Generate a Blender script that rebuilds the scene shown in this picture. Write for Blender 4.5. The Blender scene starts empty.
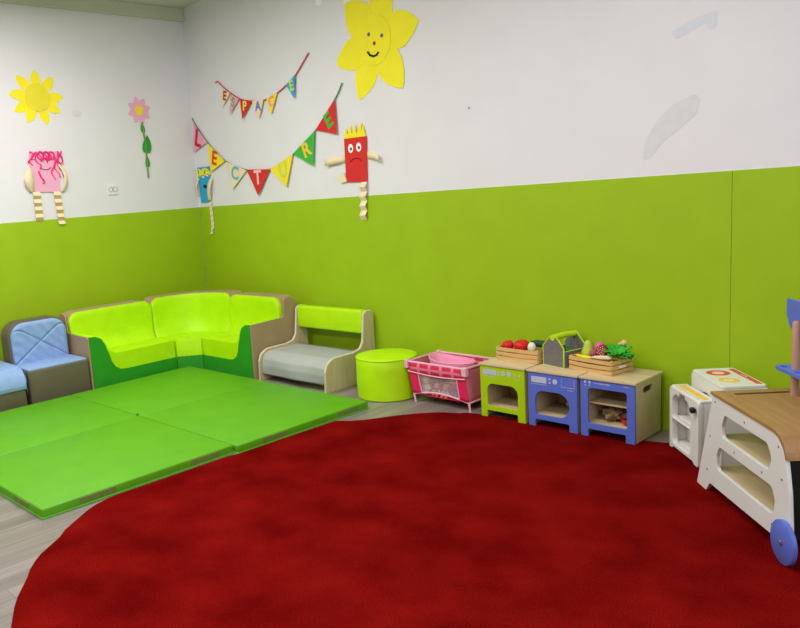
import bpy, bmesh, math, random
from mathutils import Vector, Matrix, noise
random.seed(7)
S = bpy.context.scene
COL = S.collection
PI = math.pi

# ------------------------------------------------------------------ camera
cam_d = bpy.data.cameras.new('camera')
cam = bpy.data.objects.new('camera', cam_d)
COL.objects.link(cam)
cam_d.sensor_fit = 'HORIZONTAL'
cam_d.sensor_width = 36.0
cam_d.lens = 770.867 / 800 * 36
cam_d.shift_x = 110.9875 / 800
cam_d.shift_y = 5.4255 / 800
cam_d.clip_start = .05
_r = Vector((0.66083626, 0.74669294, -0.07579633))
_u = Vector((-0.06875461, 0.16079416, 0.98459029))
_f = Vector((-0.74737423, 0.64544162, -0.15759719))
_m = Matrix((_r, _u, -_f)).transposed().to_4x4()
_m.translation = (5.864448, -4.077732, 1.388645)
cam.matrix_world = _m
S.camera = cam

# ------------------------------------------------------------------ light
wd = bpy.data.worlds.new('world')
S.world = wd
wd.use_nodes = True
_bg = wd.node_tree.nodes['Background']
_bg.inputs[0].default_value = (.93, .96, 1.0, 1)
_bg.inputs[1].default_value = .25


def area(name, loc, size, power, color, target=None):
    d = bpy.data.lights.new(name, 'AREA')
    d.shape = 'RECTANGLE'
    d.size, d.size_y = size
    d.energy = power
    d.color = color
    o = bpy.data.objects.new(name, d)
    COL.objects.link(o)
    o.location = loc
    if target:
        o.rotation_euler = (Vector(target) - Vector(loc)).to_track_quat('-Z', 'Y').to_euler()
    return o


# ceiling lamps (all of them above the frame) and the daylight side of the room
for lx, ly, pw in ((1.5, -2.0, 60), (1.5, -4.4, 52), (4.1, -2.0, 40), (4.1, -4.4, 46)):
    area('ceiling_lamp', (lx, ly, 3.02), (1.3, .7), pw, (1, .985, .95))
area('window_daylight', (7.2, -2.9, 1.8), (2.4, 1.6), 48, (.9, .95, 1), (0, -2.4, 1.5))

S.view_settings.view_transform = 'Standard'
S.view_settings.look = 'None'
S.view_settings.gamma = 1
S.view_settings.exposure = 0.0
S.view_settings.use_curve_mapping = False


# ------------------------------------------------------------------ materials
def lin(c):
    o = []
    for v in c:
        v /= 255
        o.append(v / 12.92 if v <= .04045 else ((v + .055) / 1.055) ** 2.4)
    return (*o, 1)


MATS = {}


def mat(name, c, rough=.6, var=.06, scale=14, bump=.0, bscale=120, metal=0, spec=.35, sheen=0, stretch=None):
    """plain surface: colour with a slow noise variation and an optional fine bump"""
    if name in MATS:
        return MATS[name]
    m = bpy.data.materials.new(name)
    m.use_nodes = True
    nt = m.node_tree
    N, L = nt.nodes, nt.links
    b = N['Principled BSDF']
    b.inputs['Roughness'].default_value = rough
    b.inputs['Metallic'].default_value = metal
    b.inputs['Specular IOR Level'].default_value = spec
    if sheen:
        b.inputs['Sheen Weight'].default_value = sheen
    tc = N.new('ShaderNodeTexCoord')
    src = tc.outputs['Object']
    if stretch:
        mp = N.new('ShaderNodeMapping')
        mp.inputs['Scale'].default_value = stretch
        L.new(src, mp.inputs['Vector'])
        src = mp.outputs['Vector']
    n = N.new('ShaderNodeTexNoise')
    n.inputs['Scale'].default_value = scale
    n.inputs['Detail'].default_value = 5
    L.new(src, n.inputs['Vector'])
    r = N.new('ShaderNodeValToRGB')
    a = lin(c)
    r.color_ramp.elements[0].position = .3
    r.color_ramp.elements[1].position = .7
    r.color_ramp.elements[0].color = (*[v * (1 - var) for v in a[:3]], 1)
    r.color_ramp.elements[1].color = (*[min(1, v * (1 + var)) for v in a[:3]], 1)
    L.new(n.outputs['Fac'], r.inputs['Fac'])
    L.new(r.outputs['Color'], b.inputs['Base Color'])
    if bump:
        n2 = N.new('ShaderNodeTexNoise')
        n2.inputs['Scale'].default_value = bscale
        n2.inputs['Detail'].default_value = 3
        L.new(src, n2.inputs['Vector'])
        bp = N.new('ShaderNodeBump')
        bp.inputs['Strength'].default_value = bump
        bp.inputs['Distance'].default_value = .01
        L.new(n2.outputs['Fac'], bp.inputs['Height'])
        L.new(bp.outputs['Normal'], b.inputs['Normal'])
    MATS[name] = m
    return m


def wood(name, c, rough=.5, axis=0, var=.14):
    st = [28, 28, 28]
    st[axis] = 2.2
    return mat(name, c, rough, var, 1.6, .06, 9, stretch=st)


def floor_mat():
    m = bpy.data.materials.new('laminate')
    m.use_nodes = True
    nt = m.node_tree
    N, L = nt.nodes, nt.links
    b = N['Principled BSDF']
    b.inputs['Roughness'].default_value = .33
    tc = N.new('ShaderNodeTexCoord')
    mp = N.new('ShaderNodeMapping')
    mp.inputs['Rotation'].default_value = (0, 0, PI / 2)
    L.new(tc.outputs['Object'], mp.inputs['Vector'])
    br = N.new('ShaderNodeTexBrick')
    br.offset = .37
    br.inputs['Scale'].default_value = 1
    br.inputs['Mortar Size'].default_value = .0014
    br.inputs['Brick Width'].default_value = 1.2
    br.inputs['Row Height'].default_value = .095
    br.inputs['Color1'].default_value = lin((150, 141, 139))
    br.inputs['Color2'].default_value = lin((128, 116, 113))
    br.inputs['Mortar'].default_value = lin((108, 98, 96))
    L.new(mp.outputs['Vector'], br.inputs['Vector'])
    mp2 = N.new('ShaderNodeMapping')
    mp2.inputs['Scale'].default_value = (34, 1.8, 1)
    L.new(tc.outputs['Object'], mp2.inputs['Vector'])
    n = N.new('ShaderNodeTexNoise')
    n.inputs['Scale'].default_value = 1.3
    n.inputs['Detail'].default_value = 7
    L.new(mp2.outputs['Vector'], n.inputs['Vector'])
    r = N.new('ShaderNodeValToRGB')
    r.color_ramp.elements[0].position = .3
    r.color_ramp.elements[1].position = .72
    r.color_ramp.elements[0].color = (.72, .70, .69, 1)
    r.color_ramp.elements[1].color = (1.12, 1.1, 1.08, 1)
    L.new(n.outputs['Fac'], r.inputs['Fac'])
    mx = N.new('ShaderNodeMixRGB')
    mx.blend_type = 'MULTIPLY'
    mx.inputs['Fac'].default_value = .85
    L.new(br.outputs['Color'], mx.inputs['Color1'])
    L.new(r.outputs['Color'], mx.inputs['Color2'])
    L.new(mx.outputs['Color'], b.inputs['Base Color'])
    return m


def rug_mat():
    m = bpy.data.materials.new('red_pile')
    m.use_nodes = True
    nt = m.node_tree
    N, L = nt.nodes, nt.links
    b = N['Principled BSDF']
    b.inputs['Roughness'].default_value = .95
    b.inputs['Specular IOR Level'].default_value = .0
    tc = N.new('ShaderNodeTexCoord')

    def ns(scale, det, st=None):
        n = N.new('ShaderNodeTexNoise')
        n.inputs['Scale'].default_value = scale
        n.inputs['Detail'].default_value = det
        L.new(tc.outputs['Object'], n.inputs['Vector'])
        return n
    a, c = ns(3.6, 10), ns(170, 2)
    r = N.new('ShaderNodeValToRGB')
    r.color_ramp.elements[0].position = .33
    r.color_ramp.elements[1].position = .70
    r.color_ramp.elements[0].color = lin((101, 8, 8))
    r.color_ramp.elements[1].color = lin((130, 17, 14))
    L.new(a.outputs['Fac'], r.inputs['Fac'])
    r2 = N.new('ShaderNodeValToRGB')
    r2.color_ramp.elements[0].position = .32
    r2.color_ramp.elements[1].position = .68
    r2.color_ramp.elements[0].color = (.62, .6, .6, 1)
    r2.color_ramp.elements[1].color = (1.22, 1.2, 1.2, 1)
    L.new(c.outputs['Fac'], r2.inputs['Fac'])
    mx = N.new('ShaderNodeMixRGB')
    mx.blend_type = 'MULTIPLY'
    mx.inputs['Fac'].default_value = .8
    L.new(r.outputs['Color'], mx.inputs['Color1'])
    L.new(r2.outputs['Color'], mx.inputs['Color2'])
    L.new(mx.outputs['Color'], b.inputs['Base Color'])
    bp = N.new('ShaderNodeBump')
    bp.inputs['Strength'].default_value = .8
    bp.inputs['Distance'].default_value = .006
    L.new(c.outputs['Fac'], bp.inputs['Height'])
    L.new(bp.outputs['Normal'], b.inputs['Normal'])
    return m


def plaid_mat(name, base, light, sx=22, sz=30):
    m = bpy.data.materials.new(name)
    m.use_nodes = True
    nt = m.node_tree
    N, L = nt.nodes, nt.links
    b = N['Principled BSDF']
    b.inputs['Roughness'].default_value = .7
    tc = N.new('ShaderNodeTexCoord')
    out = []
    for d, s in (('X', sx), ('Z', sz)):
        w = N.new('ShaderNodeTexWave')
        w.bands_direction = d
        w.inputs['Scale'].default_value = s / 6.28
        w.inputs['Distortion'].default_value = .6
        L.new(tc.outputs['Object'], w.inputs['Vector'])
        r = N.new('ShaderNodeValToRGB')
        r.color_ramp.elements[0].position = .78
        r.color_ramp.elements[1].position = .93
        L.new(w.outputs['Fac'], r.inputs['Fac'])
        out.append(r)
    ad = N.new('ShaderNodeMath')
    ad.operation = 'MAXIMUM'
    L.new(out[0].outputs['Color'], ad.inputs[0])
    L.new(out[1].outputs['Color'], ad.inputs[1])
    mu = N.new('ShaderNodeMath')
    mu.operation = 'MULTIPLY'
    mu.inputs[1].default_value = .55
    L.new(ad.outputs[0], mu.inputs[0])
    mx = N.new('ShaderNodeMixRGB')
    mx.inputs['Color1'].default_value = lin(base)
    mx.inputs['Color2'].default_value = lin(light)
    L.new(mu.outputs[0], mx.inputs['Fac'])
    L.new(mx.outputs['Color'], b.inputs['Base Color'])
    return m


def net_mat(name, c, alpha):
    m = bpy.data.materials.new(name)
    m.use_nodes = True
    nt = m.node_tree
    N, L = nt.nodes, nt.links
    b = N['Principled BSDF']
    b.inputs['Base Color'].default_value = lin(c)
    b.inputs['Roughness'].default_value = .7
    tr = N.new('ShaderNodeBsdfTransparent')
    mx = N.new('ShaderNodeMixShader')
    ck = N.new('ShaderNodeTexNoise')
    ck.inputs['Scale'].default_value = 400
    tc = N.new('ShaderNodeTexCoord')
    L.new(tc.outputs['Object'], ck.inputs['Vector'])
    mr = N.new('ShaderNodeMapRange')
    mr.inputs['From Min'].default_value = .3
    mr.inputs['From Max'].default_value = .7
    mr.inputs['To Min'].default_value = alpha - .08
    mr.inputs['To Max'].default_value = alpha + .08
    L.new(ck.outputs['Fac'], mr.inputs['Value'])
    L.new(mr.outputs['Result'], mx.inputs['Fac'])
    L.new(tr.outputs[0], mx.inputs[1])
    L.new(b.outputs[0], mx.inputs[2])
    L.new(mx.outputs[0], N['Material Output'].inputs['Surface'])
    return m


LIME = mat('lime_vinyl', (184, 232, 0), .5, .05, 9, .1, 30)
DGREEN = mat('green_vinyl', (42, 146, 32), .5, .05, 9, .08, 30)
MATG = mat('mat_green_vinyl', (92, 166, 18), .48, .05, 6, .06, 20)
MATG2 = mat('mat_edge_green', (70, 165, 40), .5, .04, 9)
MATP = mat('mat_piping', (104, 196, 44), .5, .04, 9)
TAUPE = mat('taupe_vinyl', (172, 144, 112), .55, .05, 9, .08, 30)
DTAUPE = mat('dark_taupe_vinyl', (102, 92, 74), .55, .06, 9, .08, 30)
BLUEQ = mat('pale_blue_cotton', (140, 168, 216), .8, .07, 26, .15, 60)
GREYV = mat('grey_vinyl', (176, 178, 176), .5, .05, 9, .08, 26)
BIRCH = wood('birch_ply', (205, 186, 148), .5, 2, .08)
BIRCHX = wood('birch_ply_top', (214, 190, 150), .5, 0, .1)
EDGE = mat('ply_edge', (226, 214, 190), .55, .06, 40)
CRATEW = wood('crate_pine', (214, 172, 112), .6, 0, .12)
BROWNT = wood('brown_laminate', (164, 122, 78), .45, 0, .14)
POLEW = wood('rose_beech', (186, 140, 118), .5, 2, .1)
WHITEP = mat('white_paint', (226, 226, 226), .42, .02, 9)
WPLAS = mat('white_plastic', (232, 230, 226), .35, .02, 9)
BLUEP = mat('blue_paint', (92, 112, 206), .42, .03, 9)
LIMEP = mat('lime_paint', (172, 208, 20), .42, .03, 9)
PRINT = mat('pale_print', (190, 194, 218), .6, .05, 60)
BLACK = mat('plain_black', (10, 10, 11), .6, .1, 20)
RUBBER = mat('black_rubber', (30, 30, 32), .5, .1, 20)
STEEL = mat('dull_steel', (140, 140, 140), .4, .05, 30, metal=.7)
PINKP = mat('pink_plastic', (246, 160, 196), .4, .03, 9)
PINKF = mat('pink_frame', (244, 178, 200), .45, .03, 9)
HOTPINK = mat('hot_pink_cloth', (222, 28, 84), .75, .08, 30, .2, 80)
PLAID = plaid_mat('pink_plaid', (206, 28, 74), (250, 150, 184))
NET = net_mat('net', (214, 196, 200), .2)
ENDNET = net_mat('end_net', (206, 110, 130), .9)
FELT = mat('grey_felt', (118, 112, 112), .95, .12, 60, .3, 200)
YEL = mat('yellow_paper', (250, 234, 44), .8, .03, 9)
YELC = mat('yellow_card', (238, 218, 56), .8, .03, 9)
YELF = mat('golden_paper', (250, 230, 40), .8, .03, 9)
PINKPAP = mat('pink_paper', (240, 172, 204), .8, .03, 9)
CREAM = mat('cream_paper', (238, 218, 184), .8, .04, 12)
TAN = mat('tan_paper', (206, 176, 116), .8, .04, 12)
REDPAP = mat('red_paper', (214, 44, 42), .8, .03, 9)
GREENPAP = mat('green_paper', (62, 178, 62), .8, .03, 9)
DGREENPAP = mat('leaf_green_paper', (42, 150, 60), .8, .05, 9)
BLUEPAP = mat('blue_paper', (44, 164, 208), .8, .03, 9)
HPINKPAP = mat('hot_pink_yarn', (240, 50, 130), .8, .05, 20)
WHITEPAP = mat('white_paper', (245, 245, 245), .8, .02, 9)
INK = mat('black_ink', (18, 18, 18), .7, .02, 9)
REDINK = mat('red_ink', (190, 36, 40), .7, .02, 9)
GREYEYE = mat('grey_ink', (92, 96, 120), .7, .02, 9)
TWINEG = mat('green_twine', (70, 140, 50), .9, .1, 60)
TWINER = mat('red_twine', (196, 50, 50), .9, .1, 60)


# ------------------------------------------------------------------ mesh helpers
def rrect(w, h, r, n=6, cx=0, cy=0):
    """rounded rectangle outline, r = one radius or four (bl, br, tr, tl)"""
    rs = [r] * 4 if not isinstance(r, (tuple, list)) else r
    cs = [(-w / 2, -h / 2, PI), (w / 2, -h / 2, 1.5 * PI), (w / 2, h / 2, 0), (-w / 2, h / 2, .5 * PI)]
    sg = [(1, 1), (-1, 1), (-1, -1), (1, -1)]
    out = []
    for (x, y, a0), (sx, sy), q in zip(cs, sg, rs):
        if q <= 0:
            out.append((cx + x, cy + y))
            continue
        for i in range(n + 1):
            a = a0 + i / n * PI / 2
            out.append((cx + x + sx * q + q * math.cos(a), cy + y + sy * q + q * math.sin(a)))
    return out


def rpoly(pts, r, n=5):
    """polygon with rounded corners; r one radius or a list"""
    k = len(pts)
    rs = [r] * k if not isinstance(r, (tuple, list)) else r
    out = []
    for i in range(k):
        p = Vector(pts[i])
        a = (Vector(pts[i - 1]) - p)
        b = (Vector(pts[(i + 1) % k]) - p)
        if rs[i] <= 0:
            out.append(tuple(p))
            continue
        la, lb = a.length, b.length
        a.normalize()
        b.normalize()
        ang = a.angle(b)
        t = min(rs[i] / math.tan(ang / 2), la * .48, lb * .48)
        p0, p1 = p + a * t, p + b * t
        for j in range(n + 1):
            s = j / n
            q = p0 * (1 - s) ** 2 + p * 2 * s * (1 - s) + p1 * s * s
            out.append(tuple(q))
    return out


def circ(r, n=24, cx=0, cy=0, ry=None):
    ry = ry or r
    return [(cx + r * math.cos(2 * PI * i / n), cy + ry * math.sin(2 * PI * i / n)) for i in range(n)]


def plate_mesh(outer, holes, t, bev=0):
    """flat board with holes: outline in xy, from z = 0 to z = t"""
    cu = bpy.data.curves.new('tmp', 'CURVE')
    cu.dimensions = '2D'
    cu.fill_mode = 'BOTH'
    cu.extrude = max(t / 2 - bev, 1e-5)
    cu.bevel_depth = bev
    cu.bevel_resolution = 1
    cu.offset = -bev
    for pl in [outer] + list(holes):
        sp = cu.splines.new('POLY')
        sp.points.add(len(pl) - 1)
        for p, q in zip(sp.points, pl):
            p.co = (q[0], q[1], 0, 1)
        sp.use_cyclic_u = True
    o = bpy.data.objects.new('tmp', cu)
    COL.objects.link(o)
    dg = bpy.context.evaluated_depsgraph_get()
    me = bpy.data.meshes.new_from_object(o.evaluated_get(dg))
    me.transform(Matrix.Translation((0, 0, t / 2)))
    bpy.data.objects.remove(o)
    bpy.data.curves.remove(cu)
    return me


XZ = Matrix(((1, 0, 0, 0), (0, 0, -1, 0), (0, 1, 0, 0), (0, 0, 0, 1)))      # board xy -> world xz, thickness towards -y
YZ = Matrix(((0, 0, 1, 0), (1, 0, 0, 0), (0, 1, 0, 0), (0, 0, 0, 1)))       # board xy -> world yz, thickness towards +x


def T(x=0, y=0, z=0):
    return Matrix.Translation((x, y, z))


def RZ(a):
    return Matrix.Rotation(a, 4, 'Z')


class MB:
    def __init__(s):
        s.bm = bmesh.new()
        s.sm = False

    def _add(s, bm2, mtx=None):
        me = bpy.data.meshes.new('t')
        bm2.to_mesh(me)
        bm2.free()
        if mtx is not None:
            me.transform(mtx)
        s.bm.from_mesh(me)
        bpy.data.meshes.remove(me)
        return s

    def box(s, x0, x1, y0, y1, z0, z1, bev=0, seg=2, mtx=None):
        b = bmesh.new()
        bmesh.ops.create_cube(b, size=1)
        for v in b.verts:
            v.co = ((x0 + x1) / 2 + v.co.x * (x1 - x0), (y0 + y1) / 2 + v.co.y * (y1 - y0), (z0 + z1) / 2 + v.co.z * (z1 - z0))
        if bev:
            bmesh.ops.bevel(b, geom=b.edges[:], offset=bev, segments=seg, affect='EDGES', profile=.5)
        return s._add(b, mtx)

    def plate(s, outer, t, holes=(), bev=0, mtx=None):
        me = plate_mesh(outer, holes, t, bev)
        if mtx is not None:
            me.transform(mtx)
        s.bm.from_mesh(me)
        bpy.data.meshes.remove(me)
        return s

    def ball(s, c, r, seg=20, rings=14, mtx=None):
        b = bmesh.new()
        bmesh.ops.create_uvsphere(b, u_segments=seg, v_segments=rings, radius=1)
        r = (r, r, r) if not isinstance(r, (tuple, list)) else r
        mm = T(*c) @ (mtx or Matrix()) @ Matrix.Diagonal((*r, 1))
        s.sm = True
        return s._add(b, mm)

    def tube(s, pts, r, n=10, cap=True, closed=False):
        pts = [Vector(p) for p in pts]
        k = len(pts)
        rs = r if isinstance(r, (list, tuple)) else [r] * k
        rings = []
        up = None
        for i in range(k):
            if closed:
                t = pts[(i + 1) % k] - pts[i - 1]
            else:
                t = pts[min(i + 1, k - 1)] - pts[max(i - 1, 0)]
            t.normalize()
            if up is None:
                up = Vector((0, 0, 1)) if abs(t.z) < .9 else Vector((1, 0, 0))
            a = t.cross(up).normalized()
            b = a.cross(t).normalized()
            up = b
            rings.append([s.bm.verts.new(pts[i] + (a * math.cos(2 * PI * j / n) + b * math.sin(2 * PI * j / n)) * rs[i]) for j in range(n)])
        for i in range(k if closed else k - 1):
            q0, q1 = rings[i], rings[(i + 1) % k]
            for j in range(n):
                s.bm.faces.new((q0[j], q0[(j + 1) % n], q1[(j + 1) % n], q1[j]))
        if cap and not closed:
            s.bm.faces.new(rings[0][::-1])
            s.bm.faces.new(rings[-1])
        s.sm = True
        return s

    def cyl(s, p0, p1, r, n=20):
        return s.tube([p0, p1], r, n)

    def lathe(s, prof, n=40, mtx=None):
        """prof = [(radius, z)] closed at the axis by caps"""
        b = bmesh.new()
        rings = []
        for r, z in prof:
            rings.append([b.verts.new((r * math.cos(2 * PI * j / n), r * math.sin(2 * PI * j / n), z)) for j in range(n)])
        for q0, q1 in zip(rings, rings[1:]):
            for j in range(n):
                b.faces.new((q0[j], q0[(j + 1) % n], q1[(j + 1) % n], q1[j]))
        b.faces.new(rings[0][::-1])
        b.faces.new(rings[-1])
        s.sm = True
        return s._add(b, mtx)

    def grid(s, fn, nu, nv, closed_u=False):
        vs = [[s.bm.verts.new(fn(i / (nu if closed_u else nu), j / nv)) for j in range(nv + 1)] for i in range(nu if closed_u else nu + 1)]
        k = len(vs)
        for i in range(k if closed_u else k - 1):
            for j in range(nv):
                s.bm.faces.new((vs[i][j], vs[(i + 1) % k][j], vs[(i + 1) % k][j + 1], vs[i][j + 1]))
        s.sm = True
        return vs

    def build(s, name, m, parent=None, smooth=None, weld=False):
        if weld:
            bmesh.ops.remove_doubles(s.bm, verts=s.bm.verts[:], dist=1e-5)
        bmesh.ops.recalc_face_normals(s.bm, faces=s.bm.faces[:])
        me = bpy.data.meshes.new(name)
        s.bm.to_mesh(me)
        s.bm.free()
        return link(name, me, m, parent, s.sm if smooth is None else smooth)


def link(name, me, m, parent=None, smooth=False):
    me.materials.clear()
    me.materials.append(m)
    for p in me.polygons:
        p.use_smooth = smooth
        p.material_index = 0
    if smooth:
        try:
            me.set_sharp_from_angle(angle=math.radians(42))
        except Exception:
            pass
    o = bpy.data.objects.new(name, me)
    COL.objects.link(o)
    if parent is not None:
        o.parent = parent
    return o


def tag(o, label, cat, group=None):
    o['label'] = label
    o['category'] = cat
    if group:
        o['group'] = group
    return o


def thing(name, label, cat, loc=(0, 0, 0), rz=0, group=None, mtx=None):
    o = bpy.data.objects.new(name, None)
    o.empty_display_size = .05
    COL.objects.link(o)
    if mtx is not None:
        o.matrix_world = mtx
    else:
        o.location = loc
        o.rotation_euler = (0, 0, rz)
    return tag(o, label, cat, group)


def struct(o):
    o['kind'] = 'structure'
    return o


# ------------------------------------------------------------------ room
XL = -.198                                  # face of the left padding
WP = Vector((4.2, -.005, 0))                # face of the back padding
SL = -.036
DW = Vector((1, SL, 0)).normalized()
NW = Vector((SL, -1, 0)).normalized()       # into the room
ROOM_H = 3.13
PADH = 1.348


def wall_y(x):
    return WP.y + (x - WP.x) * SL


BACK = Matrix(((DW.x, 0, NW.x, WP.x), (DW.y, 0, NW.y, WP.y), (0, 1, 0, 0), (0, 0, 0, 1)))     # (along, up, out of the wall)
LEFT = Matrix(((0, 0, 1, XL), (1, 0, 0, 0), (0, 1, 0, 0), (0, 0, 0, 1)))

WALLW = mat('white_wall', (229, 224, 231), .75, .02, 3, .05, 40)
PADM = mat('lime_padding', (155, 187, 16), .55, .035, 5, .05, 14)
CEIL = mat('ceiling_white', (206, 208, 192), .8, .02, 3)
CORN = mat('cornice_paint', (200, 200, 180), .8, .02, 3)
smear = mat('smear_grey', (219, 215, 221), .8, .03, 20)
smear2 = mat('smear_lilac', (217, 217, 228), .8, .03, 20)

fl = MB().box(XL - .1, 7.6, -6.6, .4, -.08, 0).build('floor', floor_mat())
struct(fl)
struct(MB().box(XL - .1, 7.6, -6.6, .4, ROOM_H, ROOM_H + .08).build('ceiling', CEIL))
sL, sR = (XL - .05 - WP.x) / DW.x, 3.4
b = MB()
b.box(sL, sR, 0, ROOM_H, -.106, -.006)
o = b.build('wall_back', WALLW)
o.matrix_world = BACK
struct(o)
o = MB().box(-6.6, .30, 0, ROOM_H, -.106, -.006).build('wall_left', WALLW)
o.matrix_world = LEFT
struct(o)
s_corner = (XL - WP.x) / DW.x
S_SEAM = .266
o = MB().box(s_corner, S_SEAM - .0006, 0, PADH, -.006, 0, .002).build('trim_1', PADM)
o.matrix_world = BACK
struct(o)
o = MB().box(S_SEAM + .0006, sR, 0, PADH, -.006, 0, .002).build('trim_2', PADM)
o.matrix_world = BACK
struct(o)
o = MB().box(-6.6, wall_y(XL) - .002, 0, PADH, -.006, 0, .002).build('trim_3', PADM)
o.matrix_world = LEFT
struct(o)
# flat boxed cornice below the ceiling of the left wall
o = MB().box(-6.6, wall_y(XL) + .003, 3.02, ROOM_H, -.006, .03, .004).build('trim_4', CORN)
o.matrix_world = LEFT
struct(o)
# marks left on the white wall
arc = [(-.17, 1.43), (-.155, 1.53), (-.10, 1.62), (-.02, 1.69), (.09, 1.73), (.115, 1.70), (.10, 1.64), (.03, 1.58), (-.06, 1.52), (-.13, 1.44)]
for nm, pts, mm in (('wall_smear', rpoly(arc, .02), smear),
                    ('wall_smear', rpoly([(-.03, 2.04), (.10, 2.085), (.19, 2.095), (.185, 2.02), (.155, 2.01), (.14, 2.05), (.0, 2.0)], .012), smear2)):
    o = MB().plate(pts, .0012, mtx=T(0, 0, -.006)).build(nm, mm)
    o.matrix_world = BACK
    struct(o)
o = MB().plate(circ(.045, 16, -.985, 2.196, .03), .001, mtx=T(0, 0, -.006)).build('wall_smear', mat('smear_faint', (222, 214, 218), .8, .02))
o.matrix_world = LEFT
struct(o)

# ------------------------------------------------------------------ rug
out = [(3.6, -3.38), (3.33, -3.25), (3.2, -3.19), (3.092, -3.116), (2.96, -3.03), (2.857, -2.942), (2.79, -2.85), (2.768, -2.82),
       (2.71, -2.76), (2.658, -2.687), (2.60, -2.60), (2.555, -2.53), (2.53, -2.45), (2.526, -2.39), (2.524, -1.70), (2.54, -1.66), (2.549, -.90),
       (2.626, -0.852), (2.691, -0.778), (2.75, -0.67), (2.801, -0.589), (2.876, -0.488), (2.964, -0.403), (3.077, -0.354),
       (3.10, -.325), (3.20, -.30), (3.6, -.25), (4.12, -.245), (4.16, -.232), (4.27, -.2), (4.4, -.075), (4.7, -.085), (5.0, -.18), (5.35, -.6), (5.6, -1.2),
       (5.68, -1.9), (5.5, -2.6), (5.1, -3.15), (4.5, -3.44), (4.0, -3.48)]
fine = []
k = len(out)
for i in range(k):
    a, c = Vector(out[i]), Vector(out[(i + 1) % k])
    n = max(1, int((c - a).length / .06))
    for j in range(n):
        p = a.lerp(c, j / n)
        w = .006 * noise.noise((p.x * 9, p.y * 9, 0))
        if p.y < -2.45 or (2.5 < p.x < 3.1 and p.y > -.82):
            p += Vector((w, w))
        fine.append(tuple(p))
rug = MB().plate(fine, .006, bev=.002).build('rug', rug_mat())
tag(rug, 'large rounded dark red pile rug on the grey floor', 'rug')
RUGZ = .006


# ------------------------------------------------------------------ folding mats
def fold_mat(label, x0, x1, y0, y1, rz):
    """y0 is the wall side"""
    w = (x1 - x0)
    t = thing('floor_mat', label, 'mat', (x0, y0, 0), rz, 'green folding mats')
    d = y0 - y1
    for i in range(2):
        a, c = i * w / 2 + (.0015 if i else 0), (i + 1) * w / 2 - (0 if i else .0015)
        MB().box(a, c, -d, 0, .004, .05, .009, 3).build('panel', MATG, t, True)
    b = MB()
    b.box(-.002, w + .002, -d - .002, .002, 0.0, .008, .003)
    b.build('base_piping', MATP, t)
    b = MB()
    for (c0, c1) in ((.17, .36), (.74, .93)):
        b = MB().box(w - .0025, w + .0022, -d + c0 * d, -d + c1 * d - .02, .016, .042, .001)
        tp = b.build('hook_tape', mat('hook_tape', (112, 128, 62), .9, .12, 60), t)
    for c0 in (.17, .36, .66, .84):
        MB().box(c0 * w, c0 * w + .17, -d - .0022, -d + .0025, .016, .042, .001).build('hook_tape', MATS['hook_tape'], t)
    return t


m1 = fold_mat('green folding mat nearest the viewer, in front of the blue quilted chair', .512, 2.502, -1.668, -2.79, .0074)
m2 = fold_mat('green folding mat lying inside the angle of the lime corner sofa', .504, 2.525, -.59, -1.662, .0074)
MB().tube([(1.448 - .504, -1.064, .0515), (1.45 - .504, -1.072, .053), (1.465 - .504, -1.0705, .0515)], .006, 8).build('corner_tab', DGREEN, m2)


# ------------------------------------------------------------------ soft seating
def back_panel(path, z0, z1, rad, front, back, n=48, nz=16, bulge=0, bot=True, puff=.012, inset=0, drop=None):
    """upright padded panel following path(s)->(x, y, nx, ny), s in 0..1; front/back = offsets along the normal.
    outline: rounded top corners of radius rad (length metres)"""
    P = [path(i / n) for i in range(n + 1)]
    ln = sum(math.hypot(P[i + 1][0] - P[i][0], P[i + 1][1] - P[i][1]) for i in range(n))
    b = MB()

    def top(s):
        d = min(s, 1 - s) * ln
        if d < rad:
            return z1 - rad + math.sqrt(max(0, rad * rad - (rad - d) ** 2))
        return z1
    # sample more densely near the ends
    ss = []
    for i in range(n + 1):
        q = i / n
        ss.append(.5 - .5 * math.cos(PI * q))
    rows = {}
    for side, off in ((0, front), (1, back)):
        g = []
        for s in ss:
            x, y, nx, ny = path(s)
            zt = top(s)
            col = []
            for j in range(nz + 1):
                v = j / nz
                z = z0 + (zt - z0) * v
                e = min(1, min(s, 1 - s) * ln / .03)
                e2 = min(1, (1 - v) * (zt - z0) / .03)
                soft = (1 - (1 - e) ** 2) ** .5 * (1 - (1 - e2) ** 2) ** .5
                dd = off + (puff * (soft - 1) if side == 0 else 0)
                if side == 0 and drop:
                    dd += drop(s, v)
                col.append(b.bm.verts.new((x + nx * dd, y + ny * dd, z)))
            g.append(col)
        rows[side] = g
    for side in (0, 1):
        g = rows[side]
        for i in range(n):
            for j in range(nz):
                f = (g[i][j], g[i + 1][j], g[i + 1][j + 1], g[i][j + 1])
                b.bm.faces.new(f if side == 0 else f[::-1])
    A, B = rows[0], rows[1]
    for i in range(n):
        b.bm.faces.new((A[i][nz], A[i + 1][nz], B[i + 1][nz], B[i][nz]))
        b.bm.faces.new((A[i + 1][0], A[i][0], B[i][0], B[i + 1][0]))
    for j in range(nz):
        b.bm.faces.new((A[0][j + 1], A[0][j], B[0][j], B[0][j + 1])[::-1])
        b.bm.faces.new((A[n][j], A[n][j + 1], B[n][j + 1], B[n][j])[::-1])
    b.sm = True
    return b


def seg_path(p0, p1, nx, ny):
    return lambda s: (p0[0] + (p1[0] - p0[0]) * s, p0[1] + (p1[1] - p0[1]) * s, nx, ny)


SEAT, LIP, ARM, TOP = .278, .137, .437, .605


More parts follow.
